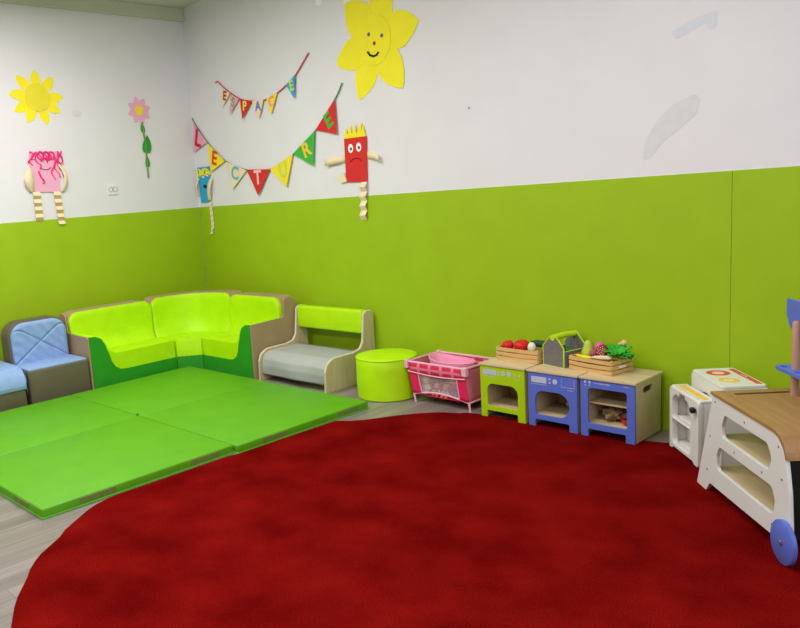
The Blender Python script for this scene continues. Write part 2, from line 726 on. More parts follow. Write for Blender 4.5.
def sofa_end(name_label, origin, rz, L, mirror):
    """straight module. local x along the module (0 at the arm), y into the depth, front at y = 0"""
    t = thing('sofa_module', name_label, 'sofa', origin, rz, 'modules of the lime corner sofa')
    sx = -1 if mirror else 1

    def P(pts):
        q = [(sx * x, z) for x, z in pts]
        return q
    D = .485
    curve = [(0, ARM), (.055, ARM - .004), (.10, ARM - .028), (.128, ARM - .075), (.142, ARM - .125), (.155, SEAT + .006), (.172, SEAT - .06), (.2, SEAT - .108), (.245, LIP + .006), (.30, LIP), (L, LIP)]
    inner = [(0, ARM + .001), (.06, ARM), (.108, ARM - .022), (.138, ARM - .068), (.155, ARM - .115), (.175, SEAT + .018), (.215, SEAT), (L, SEAT)]
    body = [(0.004, .004)] + [(x + .004 if x < L else x, z) for x, z in inner] + [(L, .004)]
    MB().plate(P(body), D - .16, bev=.003, mtx=T(0, .006 + D - .16, 0) @ XZ).build('seat_cushion', LIME, t, True)
    # a dropped skirt of darker green closes the front below the lime
    low = [(0.002, 0)] + [(x, z) for x, z in curve] + [(L - .001, 0)]
    MB().plate(P(low), .012, bev=.002, mtx=T(0, .008, 0) @ XZ).build('front_skirt', DGREEN, t)
    # end board with the arm
    side = [(0, 0), (D, 0), (D, TOP - .08), (D - .04, TOP - .02), (D - .08, TOP), (D - .135, TOP - .02), (D - .15, ARM + .01), (.0, ARM)]
    side = rpoly(side, [.005, .005, .03, .03, .02, .03, .02, .02])
    mm = YZ if not mirror else YZ
    x0 = (-.012 if not mirror else 0)
    MB().plate(side, .012, bev=.002, mtx=T(x0, 0, 0) @ YZ).build('end_panel', TAUPE, t)
    pa = lambda s: (sx * (0 + (L) * s) if not mirror else sx * L * (1 - s), 0, 0, -1)
    pth = lambda s: (min(0, sx * L) + L * s, D - .15, 0, -1)
    back_panel(pth, .03, TOP, .085, 0, -.145).build('backrest_shell', TAUPE, t)
    lo, hi = (.0, .012) if not mirror else (.012, .0)
    pt2 = lambda s: (min(0, sx * L) + .003 + (L - .006) * s, D - .15, 0, -1)

    def cr(s, v):
        return .006 * math.sin(5 * s + 3 * v) - .0 + .055 * max(0, 1 - v * 2.2) ** 2
    back_panel(pt2, SEAT - .02, TOP - .003, .083, .03, -.002, puff=.010, drop=cr).build('backrest_cushion', LIME, t)
    return t


# module along the left wall: front faces +X, arm at the low-Y end
sofa_end('lime corner sofa end section beside the blue quilted chair', (.45, -1.437, 0), PI / 2, .762, False)
# module along the back wall: front faces -Y, arm at the high-X end
sofa_end('lime corner sofa end section beside the grey bench', (1.255, -.50, 0), 0, .660, True)

t = thing('sofa_module', 'lime corner sofa middle section fitted into the room corner', 'sofa', (0, 0, 0), 0, 'modules of the lime corner sofa')
A0, A1, B0, B1 = (.0, -.668), (.45, -.668), (.586, -.50), (.586, -.05)
seat_poly = [(.1, -.658), (.448, -.658), (.577, -.502), (.577, -.12), (.3, -.09), (.09, -.3)]
MB().plate(rpoly(seat_poly, .006), SEAT - .002, bev=.004).build('seat_cushion', LIME, t, True)
# chamfered front
ang = math.atan2(.168, .136)
ln = math.hypot(.168, .136)
MB().box(.002, ln + .001, -.006, .006, 0, LIP, .002, mtx=T(.449, -.668, 0) @ RZ(ang)).build('front_skirt', DGREEN, t)


def cpath(off):
    # straight - quarter ellipse - straight, from (x, -.668) to (.586, y); off = distance moved towards the corner
    x0, y1 = .10 - off, -.15 + off
    pts = []
    for i in range(61):
        a = PI + (-PI / 2) * i / 60
        pts.append((.586 + (.586 - x0) * math.cos(a), -.668 + (y1 + .668) * math.sin(a)))
    # superellipse: fuller corner
    pts = []
    for i in range(61):
        a = i / 60 * PI / 2
        c, s_ = math.cos(a) ** .72, math.sin(a) ** .72
        pts.append((.586 - (.586 - x0) * c, -.668 + (y1 + .668) * s_))
    acc = [0]
    for p, q in zip(pts, pts[1:]):
        acc.append(acc[-1] + math.hypot(q[0] - p[0], q[1] - p[1]))

    def f(s):
        d = s * acc[-1]
        i = 0
        while i < 59 and acc[i + 1] < d:
            i += 1
        u = (d - acc[i]) / max(1e-9, acc[i + 1] - acc[i])
        p, q = pts[i], pts[i + 1]
        tx, ty = q[0] - p[0], q[1] - p[1]
        l = math.hypot(tx, ty) or 1
        return (p[0] + tx * u, p[1] + ty * u, ty / l, -tx / l)
    return f


back_panel(cpath(0), .03, TOP + .006, .085, 0, -.145, n=64).build('backrest_shell', TAUPE, t)
back_panel(cpath(0), SEAT - .02, TOP + .003, .083, .03, -.002, n=64, puff=.010, drop=lambda s, v: .007 * math.sin(9 * s + 2 * v) + .055 * max(0, 1 - v * 2.2) ** 2).build('backrest_cushion', LIME, t)

# blue quilted chair
t = thing('foam_chair', 'taupe foam chair with pale blue quilted backrest and seat, beside the lime sofa', 'chair', (.45, -1.94, 0), PI / 2)
Wc = .478
MB().box(0, Wc, .0, .44, 0, .272, .012, 3).build('base', DTAUPE, t, True)
MB().box(.006, Wc - .006, .006, .30, .268, .287, .008, 3).build('seat_pad', BLUEQ, t, True)
back_panel(lambda s: (Wc * s, .30, 0, -1), .2, .605, .12, 0, -.14).build('backrest_shell', DTAUPE, t)


def xq(s, v):
    d1 = abs(s - v) / 1.4
    d2 = abs(s - (1 - v)) / 1.4
    d = min(d1, d2)
    return -.010 * math.exp(-(d / .016) ** 2) + .004 * math.sin(30 * s + 12 * v) * math.sin(8 * v)


back_panel(lambda s: (.018 + (Wc - .036) * s, .30, 0, -1), .283, .594, .11, .034, 0, n=80, nz=60, puff=.024, drop=xq).build('backrest_pad', BLUEQ, t)

# ottoman with a blue top that rolls over the front
t = thing('foam_ottoman', 'low taupe foam block seat with rounded pale blue top, at the left edge', 'ottoman', (.47, -2.50, 0), PI / 2)
Wo = .53
prof = [(.0, 0), (.5, 0), (.5, .3), (.0, .3)]
MB().box(0.006, Wo - .006, .006, .5, 0, .2, .01, 3).build('base', DTAUPE, t, True)
pr = [(.0, .185), (-.004, .21)]
for i in range(9):
    a = PI - i / 8 * PI / 2
    pr.append((.12 + .124 * math.cos(a), .205 + .13 * math.sin(a)))
pr += [(.49, .335), (.5, .325), (.5, .185)]
MB().plate(pr, Wo, bev=.006, mtx=T(0, 0, -.026) @ YZ).build('top_pad', BLUEQ, t, True)

# ------------------------------------------------------------------ bench
BY = wall_y(1.6) - .012
t = thing('toddler_bench', 'birch sided bench with grey seat and lime backrest beside the corner sofa', 'bench', (1.282, -.475, 0))
LB, DB = .750, .527
prof = [(0, 0), (DB - .06, 0), (DB, .0), (DB, .50), (DB - .02, .517), (DB - .075, .52), (DB - .10, .50), (DB - .125, .3), (DB - .16, .252), (DB - .24, .238), (.09, .236), (.03, .205), (.008, .15)]
prof = rpoly(prof, [.01, 0, .01, .02, .02, .02, .02, .06, .05, .05, .07, .05, .02])
for x in (0, LB - .02):
    p = MB().plate(prof, .02, bev=.002, mtx=T(x, 0, 0) @ YZ).build('side_panel', BIRCH, t)
    e = MB()
    loop = [(x + .01, a, c) for a, c in prof]
    # pale bent edge that follows the front and top of the board
    pts = [q for q in loop if not (q[2] < .001)]
    e.tube(pts, .0062, 8)
    e.build('edge_band', EDGE, p)
c = [(.03, .05), (.022, .12), (.03, .17), (.06, .207), (.11, .224), (.2, .226), (DB - .10, .222), (DB - .10, .20), (.1, .2), (.06, .17), (.05, .05)]
b = MB()
nn = 30


def drape(u, v):
    s = v * (len(c) - 5)
    i = min(int(s), len(c) - 6)
    f = s - i
    y = c[i][0] * (1 - f) + c[i + 1][0] * f
    z = c[i][1] * (1 - f) + c[i + 1][1] * f
    x = .021 + (LB - .042) * u
    if v < .5:
        y += .005 * math.sin(9 * u + 5 * v) - .004
    return (x, y, z)


b.grid(drape, 40, 36)
seat = b.build('seat_cover', GREYV, t, True)
sd = seat.modifiers.new('thick', 'SOLIDIFY')
sd.thickness = .012
MB().box(.021, LB - .021, .05, DB - .12, .165, .18).build('seat_board', BIRCHX, t)
MB().box(.021, LB - .021, DB - .105, DB - .03, .352, .525, .016, 3).build('backrest', LIME, t, True)

# ------------------------------------------------------------------ pouf
t = thing('round_pouf', 'lime green cylinder pouf between the grey bench and the pink cot', 'pouf', (2.405, -.248, 0))
R0 = .204
pr = [(R0 - .012, 0), (R0, .006), (R0 + .003, .1), (R0 + .001, .2), (R0, .268), (R0 - .006, .277), (R0 - .02, .281), (R0 * .6, .286), (.01, .288)]
MB().lathe(pr, 64).build('cushion', LIME, t)
b = MB()
b.tube([(R0 * math.cos(a * PI / 32), R0 * math.sin(a * PI / 32), .275) for a in range(64)], .0035, 6, closed=True)
b.build('top_seam', LIME, t)

# ------------------------------------------------------------------ doll cot
t = thing('doll_cot', 'pink doll travel cot with plaid rim and net window beside the lime play stove', 'cot', (2.679, -.285, 0), math.radians(-1))
cw, cd, ch = .43, .33, .265
SK = -.045                                   # the cot leans: its rim sits left of its feet


def cp(u, v, h):
    """u along the front 0..1, v depth 0..1, h height in metres"""
    k = h / ch
    return Vector((cw * u + SK * k + (u - .5) * .03 * k, cd * v, h))


for u in (0, 1):
    for v in (0, 1):
        MB().tube([cp(u, v, 0), cp(u, v, .055)], [.006, .0075], 10).build('leg', PINKF, t)
b = MB()
for v in (0, 1):
    pts = [cp(u / 20, v, .055 + .028 * math.sin(PI * u / 20) * (1 if v == 0 else .4)) for u in range(21)]
    b.tube(pts, .0065, 8)
for u in (0, 1):
    b.tube([cp(u, 0, .055), cp(u, 1, .055)], .0065, 8)
b.build('base_rail', PINKF, t)
b = MB()
for v in (0, 1):
    b.tube([cp(0, v, ch), cp(1, v, ch)], .008, 8)
for u in (0, 1):
    b.tube([cp(u, 0, ch), cp(u, 1, ch)], .008, 8)
b.build('top_rail', PINKF, t)
for u in (0, 1):
    for v in (0, 1):
        p = cp(u, v, ch)
        MB().box(p.x - .014 - .004 * u, p.x + .014 + .004 * u, p.y - .016, p.y + .016, ch - .045, ch + .012, .005, 2).build('corner_cap', PINKF, t)


def strip(u0, u1, h0, h1, v, m, name, off=0, sag=0):
    b = MB()

    def f(a, c):
        u = u0 + (u1 - u0) * a
        h = h0 + (h1 - h0) * c
        p = cp(u, v, h)
        p.y += off - sag * math.sin(PI * c)
        return p
    b.grid(f, 16, 6)
    o = b.build(name, m, t, True)
    md = o.modifiers.new('thick', 'SOLIDIFY')
    md.thickness = .004
    md.offset = 0
    return o


strip(.06, .94, .20, ch - .002, 0, PLAID, 'rim_band', -.009, .006)
strip(.06, .94, .20, ch - .002, 1, PLAID, 'rim_band', .0, .004)
strip(0, .17, .06, .215, 0, HOTPINK, 'corner_cloth', -.004)
strip(.85, 1, .06, .215, 0, HOTPINK, 'corner_cloth', -.004)
o = strip(.17, .85, .078, .205, 0, NET, 'net_window', -.001)
b = MB()
for u in (.17, .85):
    b.tube([cp(u, 0, .07) + Vector((0, -.005, 0)), cp(u, 0, .205) + Vector((0, -.006, 0))], .0035, 6)
b.tube([cp(u / 20, 0, .205 - .012 * math.sin(PI * u / 20)) + Vector((0, -.012, 0)) for u in range(0, 21)], .0045, 6)
b.build('binding', PINKF, t)
for u in (0, 1):
    b = MB()
    b.grid(lambda a, c, u=u: cp(u, a, .058 + (ch - .06) * c), 6, 6)
    o = b.build('end_cloth', ENDNET, t, True)
    o.modifiers.new('thick', 'SOLIDIFY').thickness = .003
b = MB()
b.grid(lambda a, c: cp(a, 1, .058 + (ch - .06) * c), 6, 6)
o = b.build('rear_cloth', NET, t, True)
o.modifiers.new('thick', 'SOLIDIFY').thickness = .003
b = MB()
b.grid(lambda a, c: cp(.02 + .96 * a, .02 + .96 * c, .056 - .024 * math.sin(PI * a) * math.sin(PI * c)), 14, 10)
o = b.build('base_cloth', HOTPINK, t, True)
o.modifiers.new('thick', 'SOLIDIFY').thickness = .004
cot = t
COT = Matrix.Translation(cot.location) @ RZ(math.radians(-1))
# pink basin resting in the cot
bs = thing('doll_bathtub', 'pink plastic doll bathtub lying inside the pink cot', 'bathtub', mtx=COT @ T(.175, .165, .148))
b = MB()


def tub(u, v):
    a = 2 * PI * u
    # v 0..1: inside centre -> rim -> outside bottom
    prof = [(0, .012), (.5, .016), (.8, .03), (.93, .07), (1.0, .112), (1.06, .118), (1.07, .108), (.99, .06), (.84, .012), (.5, .0), (0, .0)]
    s = v * (len(prof) - 1)
    i = min(int(s), len(prof) - 2)
    f = s - i
    r = prof[i][0] * (1 - f) + prof[i + 1][0] * f
    z = prof[i][1] * (1 - f) + prof[i + 1][1] * f
    lift = .026 * max(0, -math.cos(a)) ** 2 * (r ** 3)
    return Vector((.158 * r * math.cos(a), .095 * r * math.sin(a), z + lift))


b.grid(tub, 48, 30, closed_u=True)
b.build('basin', PINKP, bs, True, weld=True)
b = MB()
b.tube([(.166 * math.cos(a * PI / 24), .1 * math.sin(a * PI / 24), .118 + .026 * max(0, -math.cos(a * PI / 24)) ** 2) for a in range(48)], .0045, 8, closed=True)
b.build('rim', PINKP, bs)


# toys seen through the net
def plush(label, x, y, z, s, body, skin, ears):
    o = thing('doll', label, 'toy', mtx=COT @ T(x, y, z), group='toys in the doll cot')
    MB().ball((0, 0, .034 * s), (.03 * s, .026 * s, .034 * s)).build('body', body, o)
    h = MB().ball((0, -.004, .085 * s), (.025 * s, .024 * s, .026 * s)).build('head', skin, o)
    e = MB()
    for k in (-1, 1):
        if ears:
            e.ball((k * .019 * s, 0, .108 * s), (.009 * s, .006 * s, .011 * s), 12, 8)
        else:
            e.ball((k * .004 * s, .004, .096 * s), (.026 * s, .024 * s, .02 * s), 12, 8)
    e.build('ears' if ears else 'hair', body if ears else TAN, o)
    for k in (-1, 1):
        MB().tube([(k * .02 * s, -.006, .05 * s), (k * .04 * s, -.018 * s, .03 * s)], [.011 * s, .009 * s], 10).build('arm', skin, o)
        MB().tube([(k * .014 * s, -.01, .012 * s), (k * .024 * s, -.045 * s, .012 * s)], [.013 * s, .011 * s], 10).build('leg', skin, o)
    return o


CLOTHW = mat('white_plush', (222, 214, 204), .95, .1, 60)
SKIN = mat('doll_skin', (232, 186, 164), .6, .04, 20)
PGREY = mat('grey_plush', (128, 120, 124), .95, .1, 60)
PBLUE = mat('light_blue_plush', (128, 164, 212), .9, .1, 60)
PPINK = mat('soft_pink_plush', (226, 150, 172), .9, .1, 60)
plush('white soft toy behind the net at the left end of the pink cot', .05, .055, .056, 1.0, CLOTHW, CLOTHW, True)
plush('grey soft toy behind the net of the pink cot, left of the blue toy', .135, .06, .052, .72, PGREY, SKIN, True)
plush('light blue toy behind the middle of the pink cot net', .205, .06, .048, .74, PBLUE, SKIN, False)
plush('grey and blue toy behind the net, right of the light blue toy', .275, .075, .05, .74, PBLUE, PGREY, True)
plush('pink doll behind the net at the right end of the pink cot', .348, .055, .056, .8, PPINK, SKIN, False)

# ------------------------------------------------------------------ play kitchen units
KH, KD = .312, .302
KROT = math.radians(-.6)


def kitchen(label, x, w, paint, opening, style):
    y = -.323 - (x - 3.212) * .0096
    t = thing('play_kitchen_unit', label, 'play kitchen', (x, y, RUGZ), KROT, 'low wooden play kitchen units')
    lx0, lx1, lh = .14 * w, .835 * w, .042
    outer = [(0, 0), (lx0, 0), (lx0, lh), (lx1, lh), (lx1, 0), (w, 0), (w, KH), (0, KH)]
    outer = rpoly(outer, [.003, .003, .010, .010, .003, .003, .003, .003])
    f = MB().plate(outer, .012, holes=[opening], bev=.0015, mtx=T(0, .012, 0) @ XZ).build('front_panel', paint, t)
    # body
    for xx in (.003, w - .015):
        lab = MB()
        sidep = [(.012, 0), (KD, 0), (KD, KH), (.012, KH)]
        holes = [rrect(.104, .034, .0165, cx=KD * .5 + .0, cy=KH - .048)]
        if style == 'fridge':
            lab.plate(sidep, .012, holes=holes, bev=.001, mtx=T(xx, 0, 0) @ YZ)
        else:
            lab.plate(sidep, .012, bev=.001, mtx=T(xx, 0, 0) @ YZ)
        lab.build('side_panel', BIRCH, t)
    MB().box(.015, w - .015, KD - .012, KD, .002, KH).build('back_panel', BIRCH, t)
    MB().box(.015, w - .015, .012, KD - .012, .056, .066).build('bottom_shelf', BIRCHX, t)
    MB().box(-.006, w + .006, -.006, KD + .006, KH, KH + .012, .002).build('worktop', BIRCHX, t)
    p = MB()
    yy = -.0004
    d = .0008

    def pr(pts):
        p.plate(pts, d, mtx=T(0, yy, 0) @ XZ)
    if style == 'oven':
        pr(rrect(.092, .030, .003, cx=.068, cy=KH - .037))
        for i in range(7):
            pr(rrect(.006, .004, .001, 2, cx=.028 + i * .0125, cy=KH - .062))
        for i in range(2):
            pr(circ(.005, 12, .128, KH - .031 - i * .018))
        pr(circ(.0135, 20, .160, KH - .036, .015))
        pr(circ(.0135, 20, .200, KH - .035, .015))
        pr(circ(.006, 12, .240, KH - .037))
        pr(circ(.006, 12, .266, KH - .036))
        pr(rrect(.03, .002, 0, cx=.255, cy=KH - .062))
    elif style == 'washer':
        pr(rrect(.094, .034, .003, cx=.069, cy=KH - .040))
        for i in range(8):
            pr(rrect(.006, .005, .001, 2, cx=.026 + i * .0125, cy=KH - .066))
        for i in range(2):
            pr(circ(.006, 12, .135, KH - .030 - i * .020))
        pr(circ(.0145, 22, .167, KH - .040))
        for i in range(5):
            pr(rrect(.003, .005, 0, cx=.205, cy=KH - .022 - i * .01))
        pr(rrect(.078, .0022, 0, cx=.241, cy=KH - .064))
        pr(rrect(.0022, .048, 0, cx=.2805, cy=KH - .041))
        pr(rrect(.034, .003, 0, cx=.258, cy=KH - .078))
    else:
        for i in range(2):
            pr(circ(.007, 14, .028 + .024 * i, KH - .014))
            pr(rrect(.008, .006, .001, 2, cx=.028 + .024 * i, cy=KH - .031))
        for i, ww in enumerate((.006, .008, .006, .012, .01, .006, .012, .008)):
            pr(rrect(ww, .005, .001, 2, cx=.078 + i * .0115, cy=KH - .016))
        pr(rrect(.03, .0022, 0, cx=.25, cy=KH - .016))
    p.build('printed_controls', PRINT, t)
    return t


w1, w2, w3 = .298, .296, .293


def opn(w, x0, x1, z0, z1, r):
    return rrect((x1 - x0) * w, (z1 - z0) * KH, r, 8, (x0 + x1) / 2 * w, (z0 + z1) / 2 * KH)


k1 = kitchen('lime green fronted play stove with two dial prints, left of the blue units', 3.212, w1, LIMEP, opn(w1, .155, .845, .225, .66, (.014, .014, .05, .04)), 'oven')
k2 = kitchen('blue play washing machine with round sided opening between two other units', 3.532, w2, BLUEP, opn(w2, .15, .84, .225, .67, (.016, .066, .070, .05)), 'washer')
k3 = kitchen('blue play unit with inner shelf and exposed birch side, right end of the row', 3.847, w3, BLUEP, opn(w3, .145, .855, .235, .855, (.012, .012, .016, .02)), 'fridge')
MB().box(.016, w3 - .016, .05, KD - .012, .17, .178).build('inner_shelf', BIRCHX, k3)


def at(parent, x, y, z):
    return parent.matrix_basis @ Vector((x, y, z))


BAG = mat('beige_cloth', (150, 124, 94), .95, .15, 40, .3, 60)
RAGB = mat('dark_cloth', (70, 58, 50), .95, .15, 40, .3, 60)


def lump(name, label, cat, pos, r, m, seed, amp=.3, freq=2.2, group=None):
    b = bmesh.new()
    bmesh.ops.create_icosphere(b, subdivisions=4, radius=1)
    lo = 9
    for v in b.verts:
        d = 1 + amp * noise.noise(v.co * freq + Vector((seed, 0, 0))) + .4 * amp * noise.noise(v.co * freq * 2.7 + Vector((0, seed, 0)))
        v.co = Vector((v.co.x * r[0] * d, v.co.y * r[1] * d, v.co.z * r[2] * d))
        lo = min(lo, v.co.z)
    for v in b.verts:
        v.co.z -= lo
    me = bpy.data.meshes.new(name)
    b.to_mesh(me)
    b.free()
    o = link(name, me, m, None, True)
    o.location = pos
    return tag(o, label, cat, group)


bpy.context.view_layer.update()
lump('cloth_bundle', 'crumpled beige cloth bundle inside the blue play washing machine', 'cloth', at(k2, .205, .15, .066), (.05, .05, .05), BAG, 3)
lump('cloth_bundle', 'crumpled brown cloth bundle on the lower shelf of the blue unit', 'cloth', at(k3, .125, .14, .066), (.06, .06, .036), BAG, 8, .5)
t = thing('toy_bowl', 'small red toy bowl on the lower shelf of the right blue unit', 'bowl', at(k3, .218, .1, .066))
MB().lathe([(.02, 0), (.034, .008), (.042, .03), (.044, .038), (.040, .036), (.03, .012), (.01, .006)], 28).build('bowl', mat('red_plastic', (212, 30, 34), .4, .04), t)

# ------------------------------------------------------------------ vegetable crates
TOPZ = RUGZ + KH + .012


def crate(label, loc, rz, w, d, h, tagged):
    t = thing('vegetable_crate', label, 'crate', loc, rz, 'small pine crates on the play kitchen')
    for x in (.0, w - .012):
        for y in (.0, d - .012):
            MB().box(x, x + .012, y, y + .012, 0, h).build('corner_post', CRATEW, t)
    for i in range(3):
        z0 = .003 + i * (h / 3)
        z1 = z0 + h / 3 - .006
        for y in (-.005, d):
            b = MB()

            def f(u, v, y=y, z0=z0, z1=z1):
                return (w * u, y, z0 + (z1 - z0) * v - .004 * math.sin(PI * u) * (1 if i < 2 else .3))
            b.grid(f, 12, 1)
            o = b.build('slat', CRATEW, t, False)
            md = o.modifiers.new('thick', 'SOLIDIFY')
            md.thickness = .005
            md.offset = 1 if y > 0 else -1
            md.offset = 0
        for x in (-.005, w):
            MB().box(x, x + .005, -.005, d + .005, z0, z1, .001).build('end_slat', CRATEW, t)
    MB().box(.0, w, .0, d, .001, .006).build('bottom_board', CRATEW, t)
    if tagged:
        MB().box(w + .0055, w + .0062, d * .28, d * .66, h * .42, h * .56).build('paper_tag', WHITEPAP, t)
    return t


c1 = crate('small pine crate of red vegetables and cucumber above the lime play stove', (3.243, -.186, TOPZ), math.radians(-2), .278, .172, .078, False)
c2 = crate('small pine crate with leafy greens and salami above the right blue unit', (3.722, -.203, TOPZ), math.radians(-10), .264, .165, .078, True)
bpy.context.view_layer.update()


def veg(name, label, cat, crt, x, y, z, group='play food in the crates', rz=0, rx=0, ry=0):
    m = crt.matrix_basis @ T(x, y, z) @ RZ(rz) @ Matrix.Rotation(rx, 4, 'X') @ Matrix.Rotation(ry, 4, 'Y')
    return thing(name, label, cat, mtx=m, group=group)


TOMR = mat('tomato_red', (214, 26, 30), .45, .06, 20)
CUC = mat('cucumber_green', (26, 72, 36), .5, .12, 40)
GARL = mat('garlic_white', (236, 228, 210), .6, .04, 20)
LEAF = mat('leaf_green', (56, 172, 46), .6, .2, 30)
LEAF2 = mat('lettuce_green', (84, 176, 50), .6, .15, 30)
PEAR = mat('pear_green', (186, 206, 70), .5, .06, 20)
RADP = mat('radish_pink', (226, 96, 150), .5, .08, 20)
HAMC = mat('sausage_pink', (178, 96, 96), .6, .08, 20)
PEPW = mat('peppercorn_cream', (228, 190, 180), .6, .05, 20)
SAL = mat('salami_red', (122, 28, 34), .6, .12, 50)
BAN = mat('banana_yellow', (246, 218, 30), .5, .04, 20)
POT = mat('potato_beige', (226, 194, 150), .7, .06, 20)


def lobed(r, h, n, depth):
    b = MB()

    def f(u, v):
        a = 2 * PI * u
        th = PI * v
        k = 1 - depth * abs(math.sin(a * n / 2)) ** 3 * math.sin(th)
        k *= 1 - .18 * math.exp(-(th / .5) ** 2)
        return (r * k * math.sin(th) * math.cos(a), r * k * math.sin(th) * math.sin(a), h * (math.cos(th)) * k)
    b.grid(f, 40, 18, closed_u=True)
    return b


def tomato(label, crt, x, y, z, r, n):
    o = veg('tomato', label, 'tomato', crt, x, y, z, rx=.25)
    b = lobed(r, r * .82, n, .10)
    b.build('flesh', TOMR, o, True, weld=True)
    MB().ball((0, 0, r * .7), (.004, .004, .0025), 10, 6).build('stem_scar', LEAF, o)


tomato('smaller red toy tomato at the left end of the left crate', c1, .036, .06, .078, .036, 5)
tomato('bigger red toy tomato in the middle of the left crate', c1, .130, .06, .084, .046, 6)
o = veg('toy_egg', 'white egg shaped toy food next to the cucumber in the left crate', 'toy egg', c1, .212, .04, .084)
MB().ball((0, 0, 0), (.024, .022, .031)).build('shell', GARL, o)
o = veg('cucumber', 'dark green toy cucumber across the right end of the left crate', 'cucumber', c1, .222, .118, .086)
MB().tube([(-.07, 0, 0), (-.06, 0, .002), (-.03, 0, .005), (.02, 0, .006), (.06, 0, .003), (.074, 0, 0)], [.006, .017, .021, .021, .017, .005], 16).build('flesh', CUC, o)

# right crate
o = veg('lettuce', 'small green toy lettuce in the left front of the right crate', 'lettuce', c2, .038, .11, .07)


def ruffle(b, c, dirv, ln, wd, seed, curl=.4):
    d = Vector(dirv).normalized()
    sd = d.cross(Vector((0, 0, 1)))
    if sd.length < .1:
        sd = Vector((1, 0, 0))
    sd.normalize()
    up = sd.cross(d).normalized()

    def f(u, v):
        s = v
        w = wd * math.sin(PI * min(1, .12 + .86 * s)) ** .7
        a = (u - .5) * 2
        p = Vector(c) + d * ln * s + sd * w * a + up * (-curl * ln * s * s + .22 * wd * abs(a) + .16 * wd * abs(a) * math.sin(14 * s + 9 * a + seed))
        return p
    b.grid(f, 12, 10)


b = MB()
for i in range(6):
    a = i * PI / 3
    ruffle(b, (0, 0, -.02), (math.cos(a), math.sin(a), .9), .042, .02, i)
q = b.build('leaves', LEAF2, o, True)
q.modifiers.new('thick', 'SOLIDIFY').thickness = .002
o = veg('pear', 'yellow green toy pear standing at the left of the right crate', 'pear', c2, .060, .075, .05)
MB().lathe([(.006, 0), (.024, .004), (.035, .024), (.034, .044), (.026, .064), (.021, .082), (.018, .094), (.010, .103), (.004, .105)], 28).build('flesh', PEAR, o)
MB().tube([(0, 0, .097), (.003, 0, .112)], .0025, 6).build('stem', TAN, o)
o = veg('radish', 'pink toy radish behind the salami in the right crate', 'radish', c2, .106, .112, .116)
MB().ball((0, 0, 0), (.030, .028, .030)).build('root', RADP, o)
o = veg('sausage', 'pinkish brown toy sausage beside the pink radish in the right crate', 'sausage', c2, .112, .070, .086, rz=-.3)
MB().tube([(-.012, -.03, 0), (-.008, -.022, .004), (0, 0, .006), (.004, .03, 0), (.004, .04, -.004)], [.006, .018, .022, .02, .008], 16).build('meat', HAMC, o)
o = veg('salami', 'dark red toy salami with a speckled cut face in the right crate', 'salami', c2, .158, .066, .112, rz=.42, rx=PI / 2 - .2)
MB().lathe([(.020, -.04), (.028, -.036), (.030, -.02), (.030, .02), (.029, .026)], 28).build('casing', SAL, o)
q = MB()
q.lathe([(.0285, .0255), (.0285, .0275)], 28).build('cut_face', mat('salami_face', (150, 44, 48), .6, .1, 60), o)
q = MB()
for i in range(16):
    a, rr = i * 2.4, .026 * math.sqrt((i + .5) / 16)
    q.ball((rr * math.cos(a), rr * math.sin(a), .0275), (.0032, .0028, .001), 8, 6)
q.build('fat_specks', PEPW, o)
o = veg('toy_bread', 'long cream toy wedge lying along the front rim of the right crate', 'toy food', c2, .180, .014, .080, rz=.06)
MB().tube([(-.058, 0, -.002), (-.03, 0, .002), (.01, 0, .005), (.05, .004, .008), (.062, .008, .010)], [.003, .009, .012, .013, .007], 14).build('wedge', mat('cream_wedge', (232, 210, 176), .7, .05, 20), o)
o = veg('banana', 'yellow toy banana along the front left rim of the right crate', 'banana', c2, .082, .018, .074)
MB().tube([(-.062, .004, .004), (-.04, 0, .002), (0, -.002, -.001), (.035, 0, 0), (.052, .004, .004)], [.003, .009, .011, .009, .003], 12).build('peel', BAN, o)
o = veg('mushroom', 'beige toy mushroom sticking up behind the greens in the right crate', 'mushroom', c2, .222, .152, .146, rx=.3, ry=1.2)
MB().lathe([(.003, -.03), (.008, -.028), (.008, 0), (.015, .002), (.016, .010), (.012, .018), (.004, .022)], 24).build('cap', POT, o)
o = veg('leafy_greens', 'bunch of bright leafy toy greens at the right end of the right crate', 'greens', c2, .232, .098, .096)
b = MB()
for i in range(22):
    a = i * 2.39
    el = .25 + 1.3 * ((i * 7) % 11) / 11
    ruffle(b, (.004 * math.cos(a), .004 * math.sin(a), -.01), (math.cos(a) * 1.15, math.sin(a), el), .070 + .026 * ((i * 3) % 4) / 4, .030, i, .35)
q = b.build('leaves', LEAF, o, True)
q.modifiers.new('thick', 'SOLIDIFY').thickness = .002

# ------------------------------------------------------------------ felt tool caddy
TRIMY = mat('lime_binding', (196, 222, 40), .7, .05, 20)
t = thing('toy_tool_caddy', 'grey felt tool caddy with lime edging and roll handle between the crates', 'caddy', (3.546, -.183, TOPZ), math.radians(-14))
pw, ph, pe, pd = .150, .168, .112, .172
pent = [(0, 0), (pw, 0), (pw, pe), (pw * .66, ph), (pw * .34, ph), (0, pe)]
for y in (.006, pd):
    p = MB().plate(pent, .006, bev=.001, mtx=T(0, y, 0) @ XZ).build('end_panel', FELT, t)
    MB().tube([(x, y - .003, z) for x, z in pent], .0042, 8, closed=True).build('edge_binding', TRIMY, p)
MB().box(0, .005, .006, pd - .006, 0, pe * .8).build('side_panel', FELT, t)
MB().box(pw - .005, pw, .006, pd - .006, 0, pe * .8).build('side_panel', FELT, t)
MB().box(.005, pw - .005, .006, pd - .006, .001, .005).build('base', FELT, t)
MB().tube([(pw * .5, -.004, ph - .004), (pw * .5, pd * .5, ph + .001), (pw * .5, pd + .006, ph - .004)], .017, 14).build('roll_handle', TRIMY, t)
b = MB()
